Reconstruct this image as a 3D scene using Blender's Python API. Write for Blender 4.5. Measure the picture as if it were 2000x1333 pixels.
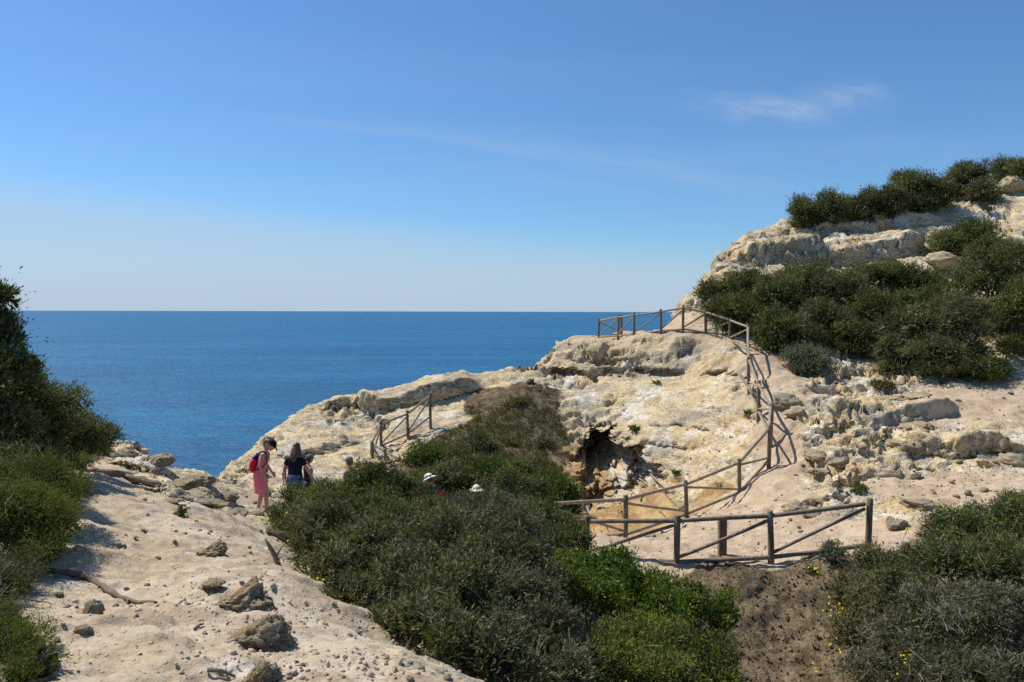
import bpy, bmesh, math, random
import numpy as np
from mathutils import Vector, Matrix, Euler

for _o in list(bpy.data.objects):
    bpy.data.objects.remove(_o)
S = bpy.context.scene
COL = S.collection
rng = np.random.default_rng(11)
random.seed(5)
R = math.radians

# ------------------------------------------------------------------ camera
# eye level is z = 0, the camera looks along +y; pixels are those of the 2000 x 1333 photograph
F_PX, PITCH, ROLL = 1556.0, R(2.13), R(0.14)
cam_d = bpy.data.cameras.new('camera')
cam_d.sensor_width = 36.0
cam_d.lens = 36.0 * F_PX / 2000.0
cam_d.clip_start = 0.05
cam_d.clip_end = 200000.0
cam = bpy.data.objects.new('camera', cam_d)
COL.objects.link(cam)
CAM_M = Matrix.Rotation(math.pi / 2 - PITCH, 3, 'X') @ Matrix.Rotation(ROLL, 3, 'Z')
cam.matrix_world = CAM_M.to_4x4()
S.camera = cam
CAM_N = np.array(CAM_M)

def W(px, py, D):
    """pixel of the photograph + distance ahead in metres -> point"""
    v = CAM_N @ np.array([(px - 1000.0) / F_PX, -(py - 666.5) / F_PX, -1.0])
    return v * (D / v[1])

# ------------------------------------------------------------------ light
SUN_EL, SUN_AZ = 56.0, -62.0            # azimuth clockwise from straight ahead (+y)
sv = Vector((math.sin(R(SUN_AZ)) * math.cos(R(SUN_EL)), math.cos(R(SUN_AZ)) * math.cos(R(SUN_EL)), math.sin(R(SUN_EL))))
sun_d = bpy.data.lights.new('sun', 'SUN')
sun_d.energy = 5.0
sun_d.angle = R(0.53)
sun_d.color = (1.0, 0.955, 0.88)
sun = bpy.data.objects.new('sun', sun_d)
COL.objects.link(sun)
sun.rotation_euler = sv.to_track_quat('Z', 'Y').to_euler()
sun.location = sv * 60

world = bpy.data.worlds.new('World')
S.world = world
world.use_nodes = True
wn, wl = world.node_tree.nodes, world.node_tree.links
wn.clear()
def N(nt, typ, **kw):
    n = nt.nodes.new(typ)
    for k, v in kw.items():
        if k.startswith('i_'):
            key = k[2:]
            key = int(key) if key.isdigit() else key.replace('_', ' ')
            n.inputs[key].default_value = v
        else:
            setattr(n, k, v)
    return n
wt = world.node_tree
sky = N(wt, 'ShaderNodeTexSky', sky_type='NISHITA')
sky.sun_disc = False
sky.sun_elevation = R(SUN_EL)
sky.sun_rotation = R(SUN_AZ)
sky.altitude = 0
sky.air_density = 1.0
sky.dust_density = 0.35
sky.ozone_density = 8.5
geo = N(wt, 'ShaderNodeTexCoord')
sep = N(wt, 'ShaderNodeSeparateXYZ')
wl.new(geo.outputs['Generated'], sep.inputs[0])
# thin high cloud: noise over the point where the view direction meets a high flat layer
def wmath(op, a, b=None, c=None, clamp=False):
    n = N(wt, 'ShaderNodeMath', operation=op, use_clamp=clamp)
    for i, v in enumerate((a, b, c)):
        if v is None:
            continue
        if isinstance(v, (int, float)):
            n.inputs[i].default_value = v
        else:
            wl.new(v, n.inputs[i])
    return n.outputs[0]
zc = wmath('MAXIMUM', sep.outputs['Z'], 0.03)
u = wmath('DIVIDE', sep.outputs['X'], zc)
v = wmath('DIVIDE', sep.outputs['Y'], zc)
cmb = N(wt, 'ShaderNodeCombineXYZ')
wl.new(u, cmb.inputs[0]); wl.new(v, cmb.inputs[1])
mp = N(wt, 'ShaderNodeMapping')
mp.inputs['Rotation'].default_value = (0, 0, R(35))
mp.inputs['Scale'].default_value = (0.16, 0.62, 1)
mp.inputs['Location'].default_value = (0.9, 0.35, 0)
wl.new(cmb.outputs[0], mp.inputs[0])
cn = N(wt, 'ShaderNodeTexNoise', i_Scale=1.0, i_Detail=6.0, i_Roughness=0.55, i_Distortion=0.5)
wl.new(mp.outputs[0], cn.inputs['Vector'])
mp2 = N(wt, 'ShaderNodeMapping')
mp2.inputs['Location'].default_value = (4.2, 1.3, 0)
mp2.inputs['Scale'].default_value = (0.11, 0.11, 1)
wl.new(cmb.outputs[0], mp2.inputs[0])
cn2 = N(wt, 'ShaderNodeTexNoise', i_Scale=1.0, i_Detail=2.0)
wl.new(mp2.outputs[0], cn2.inputs['Vector'])
wisp = wmath('MULTIPLY', wmath('SUBTRACT', cn.outputs['Fac'], 0.50, clamp=True), wmath('SUBTRACT', cn2.outputs['Fac'], 0.30, clamp=True))
wisp = wmath('MULTIPLY', wisp, 2.6, clamp=True)
# veil of cirrus low over the horizon, all round, with an uneven upper edge
cn3 = N(wt, 'ShaderNodeTexNoise', i_Scale=2.2, i_Detail=4.0, i_Roughness=0.5)
mp3 = N(wt, 'ShaderNodeMapping')
mp3.inputs['Scale'].default_value = (1, 1, 7)
mp3.inputs['Location'].default_value = (0.3, 0.2, 0.1)
wl.new(geo.outputs['Generated'], mp3.inputs[0]); wl.new(mp3.outputs[0], cn3.inputs['Vector'])
ux = wmath('DIVIDE', sep.outputs['X'], wmath('MAXIMUM', wmath('ABSOLUTE', sep.outputs['Y']), 0.35))
uw = wmath('DIVIDE', sep.outputs['Z'], wmath('MAXIMUM', sep.outputs['Y'], 0.2))
edge = wmath('MULTIPLY_ADD', wmath('SUBTRACT', cn3.outputs['Fac'], 0.5), 0.06, wmath('MULTIPLY_ADD', wmath('MINIMUM', wmath('MAXIMUM', ux, -0.7), 0.7), -0.075, 0.078))
def cloud(px, py, ax, ay, tilt, strength, nscale):
    """one soft cirrus patch ahead, centred on a direction, broken up by noise"""
    d = W(px, py, 1.0)
    du = wmath('SUBTRACT', ux, float(d[0])); dw = wmath('SUBTRACT', uw, float(d[2]))
    ca, sa = math.cos(tilt), math.sin(tilt)
    p1 = wmath('ADD', wmath('MULTIPLY', du, ca * F_PX / ax), wmath('MULTIPLY', dw, sa * F_PX / ax))
    p2 = wmath('ADD', wmath('MULTIPLY', du, -sa * F_PX / ay), wmath('MULTIPLY', dw, ca * F_PX / ay))
    g_ = wmath('POWER', 2.718, wmath('MULTIPLY', wmath('ADD', wmath('MULTIPLY', p1, p1), wmath('MULTIPLY', p2, p2)), -1.0))
    cc = N(wt, 'ShaderNodeCombineXYZ'); wl.new(p1, cc.inputs[0]); wl.new(wmath('MULTIPLY', p2, 0.8), cc.inputs[1]); cc.inputs[2].default_value = px * 0.01
    nn = N(wt, 'ShaderNodeTexNoise', i_Scale=nscale, i_Detail=4.0, i_Roughness=0.6, i_Distortion=0.6)
    wl.new(cc.outputs[0], nn.inputs['Vector'])
    front = wmath('GREATER_THAN', sep.outputs['Y'], 0.2)
    return wmath('MULTIPLY', wmath('MULTIPLY', g_, front), wmath('MULTIPLY', wmath('SUBTRACT', nn.outputs['Fac'], 0.32, clamp=True), strength))
patches = None
for a_ in ((1475, 212, 105, 26, -0.12, 1.5, 1.3), (1560, 216, 60, 16, -0.2, 1.0, 1.3), (1655, 190, 70, 24, 0.05, 1.4, 1.3), (700, 250, 300, 9, -0.11, 0.45, 0.8), (1130, 305, 380, 24, -0.15, 0.6, 0.9), (1320, 335, 260, 30, -0.17, 0.6, 0.9), (1050, 350, 300, 14, -0.14, 0.5, 0.9), (1700, 300, 330, 40, 0.0, 0.35, 1.0)):
    c_ = cloud(*a_)
    patches = c_ if patches is None else wmath('ADD', patches, c_)
vel = N(wt, 'ShaderNodeMapRange', interpolation_type='SMOOTHSTEP')
wl.new(wmath('SUBTRACT', sep.outputs['Z'], edge), vel.inputs['Value'])
vel.inputs['From Min'].default_value = 0.04
vel.inputs['From Max'].default_value = -0.035
low = N(wt, 'ShaderNodeMapRange', interpolation_type='SMOOTHSTEP')
wl.new(sep.outputs['Z'], low.inputs['Value'])
low.inputs['From Min'].default_value = 0.07
low.inputs['From Max'].default_value = 0.0
low.inputs['To Min'].default_value = 0.62
low.inputs['To Max'].default_value = 0.93
veil = wmath('MULTIPLY', vel.outputs[0], low.outputs[0])
tot = wmath('ADD', wmath('ADD', wmath('MULTIPLY', wisp, 0.5), patches), veil, clamp=True)
mix = N(wt, 'ShaderNodeMix', data_type='RGBA')
mix.inputs[7].default_value = (4.5, 5.6, 7.0, 1)
tint = N(wt, 'ShaderNodeMix', data_type='RGBA', blend_type='MULTIPLY')
tint.inputs[0].default_value = 1.0
tint.inputs[7].default_value = (0.91, 1.12, 1.22, 1)
wl.new(sky.outputs[0], tint.inputs[6])
wl.new(tot, mix.inputs[0]); wl.new(tint.outputs[2], mix.inputs[6])
bg = N(wt, 'ShaderNodeBackground', i_Strength=0.105)
wl.new(mix.outputs[2], bg.inputs[0])
wo = N(wt, 'ShaderNodeOutputWorld')
wl.new(bg.outputs[0], wo.inputs[0])

S.view_settings.view_transform = 'Standard'
S.view_settings.look = 'None'
S.view_settings.gamma = 1.0
S.view_settings.exposure = 0.0
S.view_settings.use_curve_mapping = False
world.cycles.sampling_method = 'MANUAL'
world.cycles.sample_map_resolution = 512
S.cycles.use_denoising = False
S.cycles.max_bounces = 6
S.cycles.diffuse_bounces = 3
S.cycles.glossy_bounces = 2
S.cycles.transmission_bounces = 3
S.cycles.transparent_max_bounces = 4

# ------------------------------------------------------------------ tools
def prop(o, label=None, cat=None, group=None, kind=None):
    if label: o['label'] = label
    if cat: o['category'] = cat
    if group: o['group'] = group
    if kind: o['kind'] = kind
    return o
def link(name, mesh, mat=None, parent=None):
    o = bpy.data.objects.new(name, mesh)
    COL.objects.link(o)
    if mat is not None and mesh is not None and not mesh.materials:
        mesh.materials.append(mat)
    if parent is not None:
        o.parent = parent
    return o
def empty(name, loc, rz=0.0):
    o = bpy.data.objects.new(name, None)
    o.empty_display_size = 0.2
    COL.objects.link(o)
    o.location = loc
    o.rotation_euler.z = rz
    return o
def npmesh(name, verts, faces, smooth=False, attrs=None):
    """verts (n,3); faces (m,k) equal-sized polygons"""
    me = bpy.data.meshes.new(name)
    verts = np.ascontiguousarray(verts, dtype=np.float32)
    faces = np.ascontiguousarray(faces, dtype=np.int32)
    m, k = faces.shape
    me.vertices.add(len(verts)); me.vertices.foreach_set('co', verts.ravel())
    me.loops.add(m * k); me.loops.foreach_set('vertex_index', faces.ravel())
    me.polygons.add(m); me.polygons.foreach_set('loop_start', np.arange(0, m * k, k, dtype=np.int32))
    if smooth:
        me.polygons.foreach_set('use_smooth', np.ones(m, dtype=bool))
    for an, av in (attrs or {}).items():
        a = me.attributes.new(an, 'FLOAT', 'POINT')
        a.data.foreach_set('value', np.ascontiguousarray(av, dtype=np.float32))
    me.update(calc_edges=True)
    return me

def _hash(ix, iy, iz, seed):
    h = (ix.astype(np.uint32) * np.uint32(374761393) + iy.astype(np.uint32) * np.uint32(668265263)
         + iz.astype(np.uint32) * np.uint32(2147483647) + np.uint32((seed * 1274126177) & 0xffffffff))
    h = (h ^ (h >> np.uint32(13))) * np.uint32(1274126177)
    h = h ^ (h >> np.uint32(16))
    return h.astype(np.float32) * np.float32(2.0 / 4294967295.0) - np.float32(1.0)
def vnoise(p, seed=0):
    """smooth value noise in -1..1 at points p (n,3)"""
    f = np.floor(p); t = (p - f).astype(np.float32); i = f.astype(np.int64)
    t = t * t * t * (t * (t * 6 - 15) + 10)
    x, y, z = i[:, 0], i[:, 1], i[:, 2]
    tx, ty, tz = t[:, 0], t[:, 1], t[:, 2]
    def L(a, b, w): return a + (b - a) * w
    c = lambda dx, dy, dz: _hash(x + dx, y + dy, z + dz, seed)
    return L(L(L(c(0,0,0), c(1,0,0), tx), L(c(0,1,0), c(1,1,0), tx), ty),
             L(L(c(0,0,1), c(1,0,1), tx), L(c(0,1,1), c(1,1,1), tx), ty), tz)
ROT = np.array(Euler((0.5, 0.7, 0.3)).to_matrix())
def fbm(p, octaves=4, gain=0.5, seed=0, ridged=False):
    out = np.zeros(len(p), np.float32); a = 1.0; s = 0.0; q = np.asarray(p, float)
    for k in range(octaves):
        n = vnoise(q, seed + k)
        if ridged: n = 1.0 - 2.0 * np.abs(n)
        out += a * n; s += a; a *= gain
        q = (q @ ROT) * 2.03 + 17.3
    return out / s
def sstep(a, b, x):
    t = np.clip((x - a) / (b - a), 0, 1)
    return t * t * (3 - 2 * t)
# ------------------------------------------------------------------ terrain
# control points: photograph pixel + distance ahead + what the ground is made of there
# p trodden sandy path, f far sandy path, r pale limestone, o ochre rock, s brown soil, g litter under shrubs
CP = []
def cp(kind, *pts):
    for a in pts:
        CP.append((tuple(W(*a)), kind))
def cx(kind, *pts):
    for a in pts:
        CP.append((a, kind))
cp('p', (300,1333,3.4), (130,1333,3.2), (600,1333,3.45), (760,1333,3.55), (450,1250,4.1), (250,1250,4.0), (650,1260,4.2), (150,1180,4.9),
   (350,1180,5.0), (540,1180,5.2), (250,1100,6.5), (400,1100,6.8), (520,1120,6.6), (200,1040,8.0), (330,1040,8.6), (460,1050,8.8),
   (200,980,10.6), (320,990,10.6), (430,1000,11.5), (490,1030,11.5), (210,930,13.2))
cp('r', (300,950,13.5), (400,962,15), (240,876,16.5), (300,896,17), (350,912,17.5), (400,926,18.4), (440,942,19.0), (300,920,15.3), (860,1300,3.95), (960,1333,3.9))
cp('p', (470,985,16.5), (508,1008,17), (560,1012,17.6), (610,1015,18.0), (540,985,19))
cp('r', (480,950,22.0), (600,935,23), (500,905,25.6), (560,880,26), (640,920,24), (650,850,28), (700,900,26), (530,862,27.5), (600,802,30),
   (690,782,31), (780,772,31.5), (850,750,32), (960,738,33), (1070,735,33.2), (700,840,29), (780,820,29.5), (800,850,28.5), (850,830,29), (740,890,27), (870,790,31))
cp('s', (950,780,31), (1050,765,31.6), (900,850,27.8), (1000,850,28.6), (1080,850,29.2), (850,900,25.3), (950,900,26), (1050,900,27), (1050,950,25.5), (900,950,23))
cx('s', (-4.1,20,-5.4), (-4.0,22,-5.5), (-2.5,19.3,-5.35), (-1.7,18,-5.3), (-0.8,18,-5.4), (0.4,17.6,-5.2), (1.2,21,-5.9), (-1,21,-5.9), (1.4,24.5,-6.2))
# upper ledge and the sloping rock face under it
cp('f', (1170,663,35.3), (1240,658,33.4), (1334,651,32.0), (1400,660,31.2), (1460,692,28.6), (1200,668,34))
cp('r', (1082,700,34.0), (1115,690,33.9), (1175,680,33.2), (1250,672,32.4), (1330,667,31.35), (1420,680,29.95), (1100,722,33.6), (1175,722,32.9), (1250,724,32.0), (1330,726,31.0), (1420,728,29.6), (1110,738,33.0), (1200,738,31.9), (1300,740,30.7), (1400,740,29.2),
   (1150,765,31.2), (1250,757,30.2), (1350,752,29.4), (1440,765,27.4), (1140,850,29.6), (1250,850,27.6), (1350,850,26.5), (1450,845,24.8),
   (1270,950,25.6), (1350,950,24.2), (1430,925,23.3), (1310,1000,24.4), (1225,1030,24.6))
cp('o', (1120,900,28.3), (1140,960,26.9), (1180,1020,25.2))
cx('o', (2.4,20.6,-6.3), (3.3,22.4,-6.6), (4.6,22.8,-5.9), (6.2,23.2,-5.2), (2.9,20.0,-6.0), (4.9,21.9,-5.8))
cp('f', (1150,1080,15.8), (1090,1048,17.6), (1221,1052,18.3), (1340,1012,20.7), (1444,970,21.6), (1500,908,21.7), (1320,1105,15.4), (1505,1098,15.5), (1680,1078,15.6),
   (1400,1045,17.8), (1560,1035,17.8), (1500,970,20.3), (1545,905,22), (1525,850,23.2), (1512,800,24.3), (1500,745,26.3), (1490,705,28.1), (1440,674,30.3), (1380,656,31.5))
cp('f', (1640,1045,16.9), (1850,985,18), (2000,965,18), (1850,785,24), (2000,755,25), (1740,940,19.4))
cp('r', (1700,985,18.3), (1620,935,20.2), (1750,905,20.5), (2000,885,20.4), (1600,855,22), (1565,822,23), (1640,780,24.5),
   (1700,765,25.5), (1560,725,27.5), (1650,705,28), (1800,725,26.5), (2000,695,27.5))
cp('g', (1500,648,31), (1600,650,31.5), (1700,655,30.5), (1850,655,29.5), (2000,630,29.8), (1450,600,34), (1600,570,35.4), (1750,570,34.8))
cp('r', (1360,572,35), (1400,547,37), (1500,540,37), (1700,540,36.2), (1850,540,35.2), (2000,505,35.5), (1412,512,38.5), (1462,457,41), (1530,437,42.5), (1600,424,43),
   (1700,412,43.2), (1800,392,44), (1900,372,44.5), (2000,352,45), (1600,480,39.7), (1750,470,39.6), (1900,440,40.2), (2000,420,40.5), (1345,596,34.6))
cp('f', (1200,664,36.4), (1250,660,35.2), (1290,652,34.3), (1312,640,34.0), (1330,622,34.2))
cp('s', (1400,1118,14.9), (1600,1096,14.9), (1480,1200,14.1), (1500,1333,12.8), (1400,1333,12.6), (1600,1250,13.3), (1450,1150,14.5), (1540,1150,14.5))
cp('g', (1750,1095,14.7), (1900,1070,14.5))
cx('g', (0.0,4.5,-2.3), (0.5,6,-3.2), (0,8,-3.9), (-1,10,-4.0), (-2,12,-4.3), (0,12,-4.7), (2,10,-5.1), (3,8,-5.1), (2.5,6,-4.3), (1.5,4.2,-2.9), (4,11,-5.6), (5,9,-5.3), (6,12,-5.6),
   (-1,15,-4.9), (2,14.5,-5.0), (-3,15,-4.6), (1,3,-2.0), (3,3,-3.0), (6,5,-4.2), (8,11,-5.0), (10,12,-4.6),
   (-5.1,8,-1.8), (-4.3,5,-1.4), (-3.3,3,-1.3), (-7.2,10,-2.0), (-9,13,-2.35), (-12,12,-2.0), (-10,8,-1.5), (-8,5,-1.0), (-8.6,15,-2.65))
cx('p', (0,0,-1.6), (-2,1,-1.45), (2,0,-1.9), (0,-5,-1.5))
cx('g', (-7,-4,-0.8), (7,-4,-2.6), (-20,0,0), (-20,10,-1.5))
cx('r', (12,8,-4.4), (20,15,-3.6), (25,25,-0.6), (35,40,8), (40,20,0), (30,52,8), (45,60,10), (22,56,5), (18,50,5))
CPX = np.array([c[0] for c in CP]); CPK = [c[1] for c in CP]
KINDS_T = 'pfrosg'
CPW = np.array([[1.0 if k == q else 0.0 for q in KINDS_T] for k in CPK])
_c2 = 0.5 ** 2
def _phi(d2): return np.sqrt(d2 + _c2)
_d2 = ((CPX[:, None, :2] - CPX[None, :, :2]) ** 2).sum(-1)
_n = len(CPX)
_A = np.zeros((_n + 3, _n + 3)); _A[:_n, :_n] = _phi(_d2) - np.eye(_n) * 0.05
_A[:_n, _n:] = np.c_[np.ones(_n), CPX[:, :2]]; _A[_n:, :_n] = _A[:_n, _n:].T
_sol = np.linalg.solve(_A, np.r_[CPX[:, 2], 0, 0, 0])

LAND = [(-40,-12), (-40,6), (-18,11.5), (-11.5,15.8)] + [tuple(W(*a)[:2]) for a in ((240,870,17.0), (300,890,17.5), (350,905,18.0), (400,920,18.9), (440,935,19.6))] + \
       [(-6.4,20.6), (-6.9,22.2)] + [tuple(W(*a)[:2]) for a in ((452,925,25.2), (520,858,28.0), (600,797,30.6), (690,779,31.6), (780,768,32.1), (850,747,32.7), (960,734,33.7), (1055,731,34.1),
       (1066,705,34.9), (1120,690,36.2), (1165,662,36.6), (1215,658,36.9), (1260,656,35.6), (1298,646,34.6), (1322,612,34.9), (1342,585,36.0), (1368,563,37.0), (1410,506,39.6), (1458,455,42.0), (1530,430,44.4))] + \
       [(16.5,49), (25,62), (60,90), (60,-12)]
LANDP = np.array(LAND)
def land_sd(xy):
    """distance outside the land outline (0 inside)"""
    a = LANDP; b = np.roll(LANDP, -1, 0)
    best = np.full(len(xy), 1e9); inside = np.zeros(len(xy), bool)
    for (x0, y0), (x1, y1) in zip(a, b):
        ex, ey = x1 - x0, y1 - y0
        t = np.clip(((xy[:, 0] - x0) * ex + (xy[:, 1] - y0) * ey) / (ex * ex + ey * ey), 0, 1)
        best = np.minimum(best, (xy[:, 0] - x0 - t * ex) ** 2 + (xy[:, 1] - y0 - t * ey) ** 2)
        cr = (y0 > xy[:, 1]) != (y1 > xy[:, 1])
        with np.errstate(divide='ignore', invalid='ignore'):
            inside ^= cr & (xy[:, 0] < (x1 - x0) * (xy[:, 1] - y0) / (y1 - y0 if y1 != y0 else 1e-9) + x0)
    d = np.sqrt(best)
    return np.where(inside, 0.0, d)
SEA_Z = -34.0
def ground_np(xy):
    """smooth ground height and ground-kind weights at points xy (n,2)"""
    xy = np.asarray(xy, float)
    z = np.empty(len(xy)); w = np.empty((len(xy), len(KINDS_T)))
    for i in range(0, len(xy), 20000):
        q = xy[i:i + 20000]
        d2 = ((q[:, None, :] - CPX[None, :, :2]) ** 2).sum(-1)
        z[i:i + 20000] = _phi(d2) @ _sol[:_n] + _sol[_n] + q @ _sol[_n + 1:]
        k = 1.0 / (d2 + 0.02) ** 2.2
        ww = k @ CPW
        w[i:i + 20000] = ww / ww.sum(1, keepdims=True)
    d = land_sd(xy)
    z = np.minimum(z, 14) - 1.1 * np.minimum(d, 1.2) - 2.6 * np.maximum(d - 0.5, 0)
    return np.maximum(z, SEA_Z - 3), w
def gz(x, y):
    return float(ground_np(np.array([[x, y]]))[0][0])
# ------------------------------------------------------------------ materials of the setting
class G:
    """small helper to write node graphs"""
    def __init__(s, name):
        s.m = bpy.data.materials.new(name); s.m.use_nodes = True
        s.t = s.m.node_tree; s.t.nodes.clear()
        s.out = s.t.nodes.new('ShaderNodeOutputMaterial')
        s.p = s.t.nodes.new('ShaderNodeBsdfPrincipled')
        s.t.links.new(s.p.outputs[0], s.out.inputs[0])
        s.tc = s.t.nodes.new('ShaderNodeTexCoord')
    def put(s, sock, v):
        if isinstance(v, bpy.types.NodeSocket): s.t.links.new(v, sock)
        elif isinstance(v, tuple) and len(v) == 3 and sock.type == 'RGBA': sock.default_value = (*v, 1)
        else: sock.default_value = v
    def noise(s, scale, detail=4, rough=0.55, stretch=None, dist=0.0, out='Fac', loc=(0,0,0), coord='Object'):
        n = s.t.nodes.new('ShaderNodeTexNoise')
        n.inputs['Scale'].default_value = scale; n.inputs['Detail'].default_value = detail
        n.inputs['Roughness'].default_value = rough; n.inputs['Distortion'].default_value = dist
        mp = s.t.nodes.new('ShaderNodeMapping')
        mp.inputs['Location'].default_value = loc
        if stretch: mp.inputs['Scale'].default_value = stretch
        s.t.links.new(s.tc.outputs[coord], mp.inputs[0]); s.t.links.new(mp.outputs[0], n.inputs['Vector'])
        return n.outputs[out]
    def voro(s, scale, feature='F1', out='Distance', stretch=None, rand=1.0):
        n = s.t.nodes.new('ShaderNodeTexVoronoi'); n.feature = feature
        n.inputs['Scale'].default_value = scale; n.inputs['Randomness'].default_value = rand
        mp = s.t.nodes.new('ShaderNodeMapping')
        if stretch: mp.inputs['Scale'].default_value = stretch
        s.t.links.new(s.tc.outputs['Object'], mp.inputs[0]); s.t.links.new(mp.outputs[0], n.inputs['Vector'])
        return n.outputs[out]
    def attr(s, name, out='Fac'):
        n = s.t.nodes.new('ShaderNodeAttribute'); n.attribute_name = name
        return n.outputs[out]
    def math(s, op, a, b=0.0, c=0.0, clamp=False):
        n = s.t.nodes.new('ShaderNodeMath'); n.operation = op; n.use_clamp = clamp
        for i, v in enumerate((a, b, c)): s.put(n.inputs[i], v)
        return n.outputs[0]
    def ramp(s, v, a, b, lo=0.0, hi=1.0):
        n = s.t.nodes.new('ShaderNodeMapRange'); n.interpolation_type = 'SMOOTHSTEP'
        s.put(n.inputs['Value'], v)
        n.inputs['From Min'].default_value = a; n.inputs['From Max'].default_value = b
        n.inputs['To Min'].default_value = lo; n.inputs['To Max'].default_value = hi
        return n.outputs[0]
    def mix(s, f, a, b, mode='MIX'):
        n = s.t.nodes.new('ShaderNodeMix'); n.data_type = 'RGBA'; n.blend_type = mode
        s.put(n.inputs[0], f); s.put(n.inputs[6], a); s.put(n.inputs[7], b)
        return n.outputs[2]
    def bump(s, h, dist, strength=1.0, prev=None):
        n = s.t.nodes.new('ShaderNodeBump')
        s.put(n.inputs['Height'], h); n.inputs['Distance'].default_value = dist; n.inputs['Strength'].default_value = strength
        if prev is not None: s.t.links.new(prev, n.inputs['Normal'])
        return n.outputs[0]
    def done(s, color=None, rough=0.9, normal=None, spec=0.2, **kw):
        if color is not None: s.put(s.p.inputs['Base Color'], color)
        s.put(s.p.inputs['Roughness'], rough)
        s.p.inputs['Specular IOR Level'].default_value = spec
        if normal is not None: s.t.links.new(normal, s.p.inputs['Normal'])
        for k, v in kw.items(): s.put(s.p.inputs[k.replace('_', ' ')], v)
        return s.m

def rock_nodes(g, crust=0.62):
    big = g.noise(0.45, 3); mid = g.noise(1.7, 5, 0.6); fine = g.noise(9.0, 6, 0.65); grain = g.noise(48.0, 3, 0.6)
    col = g.mix(g.ramp(mid, 0.35, 0.66), (0.60, 0.45, 0.245), (0.71, 0.595, 0.395))
    # ochre stains, grey weathered crust, bleached faces
    col = g.mix(g.ramp(g.noise(1.3, 6, 0.68, loc=(7, 3, 1)), 0.55, 0.65, 0, 0.6), col, g.mix(g.ramp(fine, 0.35, 0.65), (0.36, 0.215, 0.075), (0.53, 0.35, 0.15)))
    col = g.mix(g.ramp(g.noise(0.7, 5, 0.62, loc=(1, 1, 9)), 0.53, 0.62), col, (0.74, 0.665, 0.53))
    gm = g.math('ADD', g.noise(0.62, 6, 0.70, stretch=(1, 1, 2.2), loc=(3.1, 8, 2)), g.math('MULTIPLY_ADD', fine, 0.25, -0.125))
    col = g.mix(g.ramp(gm, 0.53, 0.575, 0, crust), col, g.mix(g.ramp(g.noise(14, 5, 0.7), 0.38, 0.62), (0.18, 0.163, 0.135), (0.45, 0.42, 0.365)))
    bl = g.ramp(g.noise(0.8, 6, 0.72, stretch=(0.9, 0.9, 5.5), loc=(4, 6, 3), dist=0.4), 0.455, 0.50)
    bl2 = g.ramp(g.noise(0.8, 6, 0.72, stretch=(0.9, 0.9, 5.5), loc=(4, 6, 3), dist=0.4), 0.505, 0.55, 1.0, 0.0)
    col = g.mix(g.math('MULTIPLY', g.math('MULTIPLY', bl, bl2), g.ramp(mid, 0.40, 0.6, 0, 0.75)), col, (0.23, 0.195, 0.15))
    pits = g.ramp(g.noise(5.0, 6, 0.74, loc=(2, 5, 7)), 0.33, 0.39)
    col = g.mix(1.0, col, g.mix(pits, (0.52, 0.42, 0.30), (1, 1, 1)), 'MULTIPLY')
    col = g.mix(1.0, col, g.mix(g.ramp(fine, 0.25, 0.75), (0.83, 0.815, 0.79), (1.10, 1.10, 1.10)), 'MULTIPLY')
    col = g.mix(1.0, col, g.mix(grain, (0.76, 0.75, 0.73), (1.2, 1.2, 1.2)), 'MULTIPLY')
    return col, big, mid, fine, grain

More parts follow.
